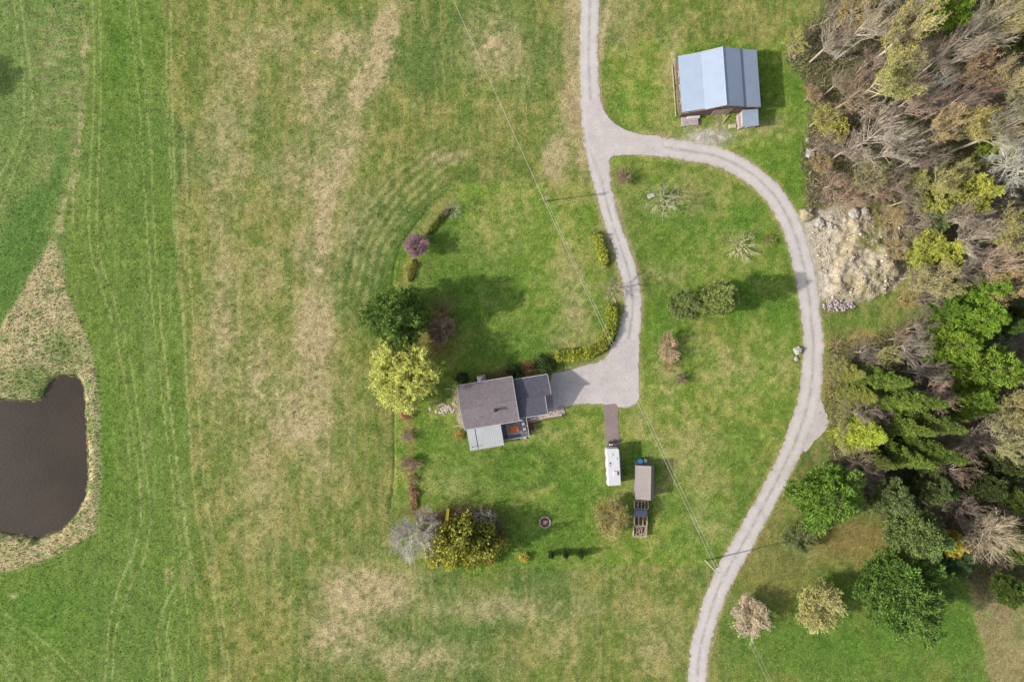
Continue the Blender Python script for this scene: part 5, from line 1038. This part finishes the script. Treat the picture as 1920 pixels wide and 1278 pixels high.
# hedges
def hedge(name, pts, w, h, tint, label, n_per=260, lsz=.16, lean=0.0):
    sp = spline(pts, 3); c = np.array([P(*q[:2]) for q in sp]); x0, y0 = c[0]; r = np.random.RandomState(len(label)); o = empty(name, (x0, y0, 0), 0, label, 'hedge')
    seg = np.hypot(*np.diff(c, axis=0).T); Lh = seg.sum(); n = int(Lh*n_per); t = np.sort(r.uniform(0, len(c)-1.001, n)); i = t.astype(int); f = (t-i)[:, None]
    base = c[i]*(1-f)+c[i+1]*f; T = np.gradient(c, axis=0); T /= np.hypot(T[:, 0], T[:, 1])[:, None]; N = np.stack([-T[:, 1], T[:, 0]], 1)[i]
    a = r.uniform(0, math.pi, n); k = r.uniform(.75, 1.05, n)*(1+.07*np.sin(t*.7)+.06*np.sin(t*2.3+1)); endf = np.clip(np.minimum(t, len(c)-1-t)/3.0, .35, 1)
    off = np.cos(a)*w/2*k*endf; zz = np.maximum(.05, h*(.25+.75*np.sin(a)**.6)*k*endf*r.uniform(.8, 1.05, n))
    C = np.concatenate([base-np.array([x0, y0])+N*off[:, None], zz[:, None]], 1)+r.normal(size=(n, 3))*.08
    D = np.concatenate([N*np.cos(a)[:, None], np.sin(a)[:, None]+.3], 1)+r.normal(size=(n, 3))*.7
    fo = link_mesh('foliage', np_mesh('hedge_foliage', *quads(C, D, lsz, lsz*1.7, r)), M['leaf'], o); fo.color = alb(tint, 1.45)
    S = [((*(c[j]-[x0, y0]+r.normal(size=2)*w*.1), 0), (*(c[j]-[x0, y0]+r.normal(size=2)*w*.3), h*.85), .03, .015) for j in range(len(c)) for _ in range(5)]
    st = link_mesh('stems', np_mesh('hedge_stems', *tubes(S)), M['twig'], o); st.color = alb(BROWN); st['kind'] = 'stuff'; return o
hedge('hedge', [(1117,436),(1121,452),(1127,472),(1132,490),(1134,500)], 1.7, 1.4, (176, 182, 66), 'short straight yellow green hedge along the driveway', 420)
hedge('hedge', [(1037,667),(1060,666),(1090,664),(1115,655),(1134,638),(1143,612),(1146,588),(1145,570)], 2.1, 1.5, (172, 178, 64), 'long curved yellow green hedge hugging the end of the driveway', 460)
hedge('low_hedge', [(845,392),(834,400),(822,414),(811,428),(803,440)], .9, .7, (120, 118, 52), 'low dark dotted hedge running down from the crooked grey tree', 200, .14)
hedge('low_hedge', [(776,488),(775,500),(770,515),(769,528)], .9, .7, (140, 132, 54), 'low straggly hedge between the purple pink tree and the large pine', 200, .14)
hedge('border_plants', [(772,905),(775,930),(776,955)], 1.4, .5, (176, 148, 108), 'rust and tan perennials in the southern end of the west border', 200, .16)

r = np.random.RandomState(12); X = r.uniform(1500, 1705, 5200); Y = r.uniform(385, 566, 5200); ok = (psdf(X, Y, PIT) > 2) & (fbm(X, Y, 24, 80) > .47) & (ldist(X, Y, LOOP_C) > 30); X, Y = X[ok], Y[ok]; n = len(X); Z_ = height_at(X, Y)
base = np.array([(1,0,0),(0,1,0),(-1,0,0),(0,-1,0),(0,0,1),(0,0,-1)], float); tri = np.array([(0,1,4),(1,2,4),(2,3,4),(3,0,4),(1,0,5),(2,1,5),(3,2,5),(0,3,5)])
sz = r.uniform(.05, .16, n)*(1+2.2*(r.rand(n) > .95)); V = base[None]*sz[:, None, None]*r.uniform(.6, 1.3, (n, 6, 1))*np.array([1, 1, .7]); V[..., 0] += ((X-960)*.1)[:, None]; V[..., 1] += ((639-Y)*.1)[:, None]; V[..., 2] += (Z_+.02)[:, None]
me = np_mesh('rubble', V.reshape(-1, 3), ((np.arange(n)*6)[:, None, None]+tri[None]).reshape(-1, 3)); add_tone(me, np.repeat(np.array([(194,180,158),(176,160,134),(182,168,150),(200,186,166)])[r.randint(0, 4, n)], 6, 0))
tag(link_mesh('rubble', me, M['tuft']), 'loose pale rubble and clods strewn over the dug bank', 'rubble', kind='stuff')
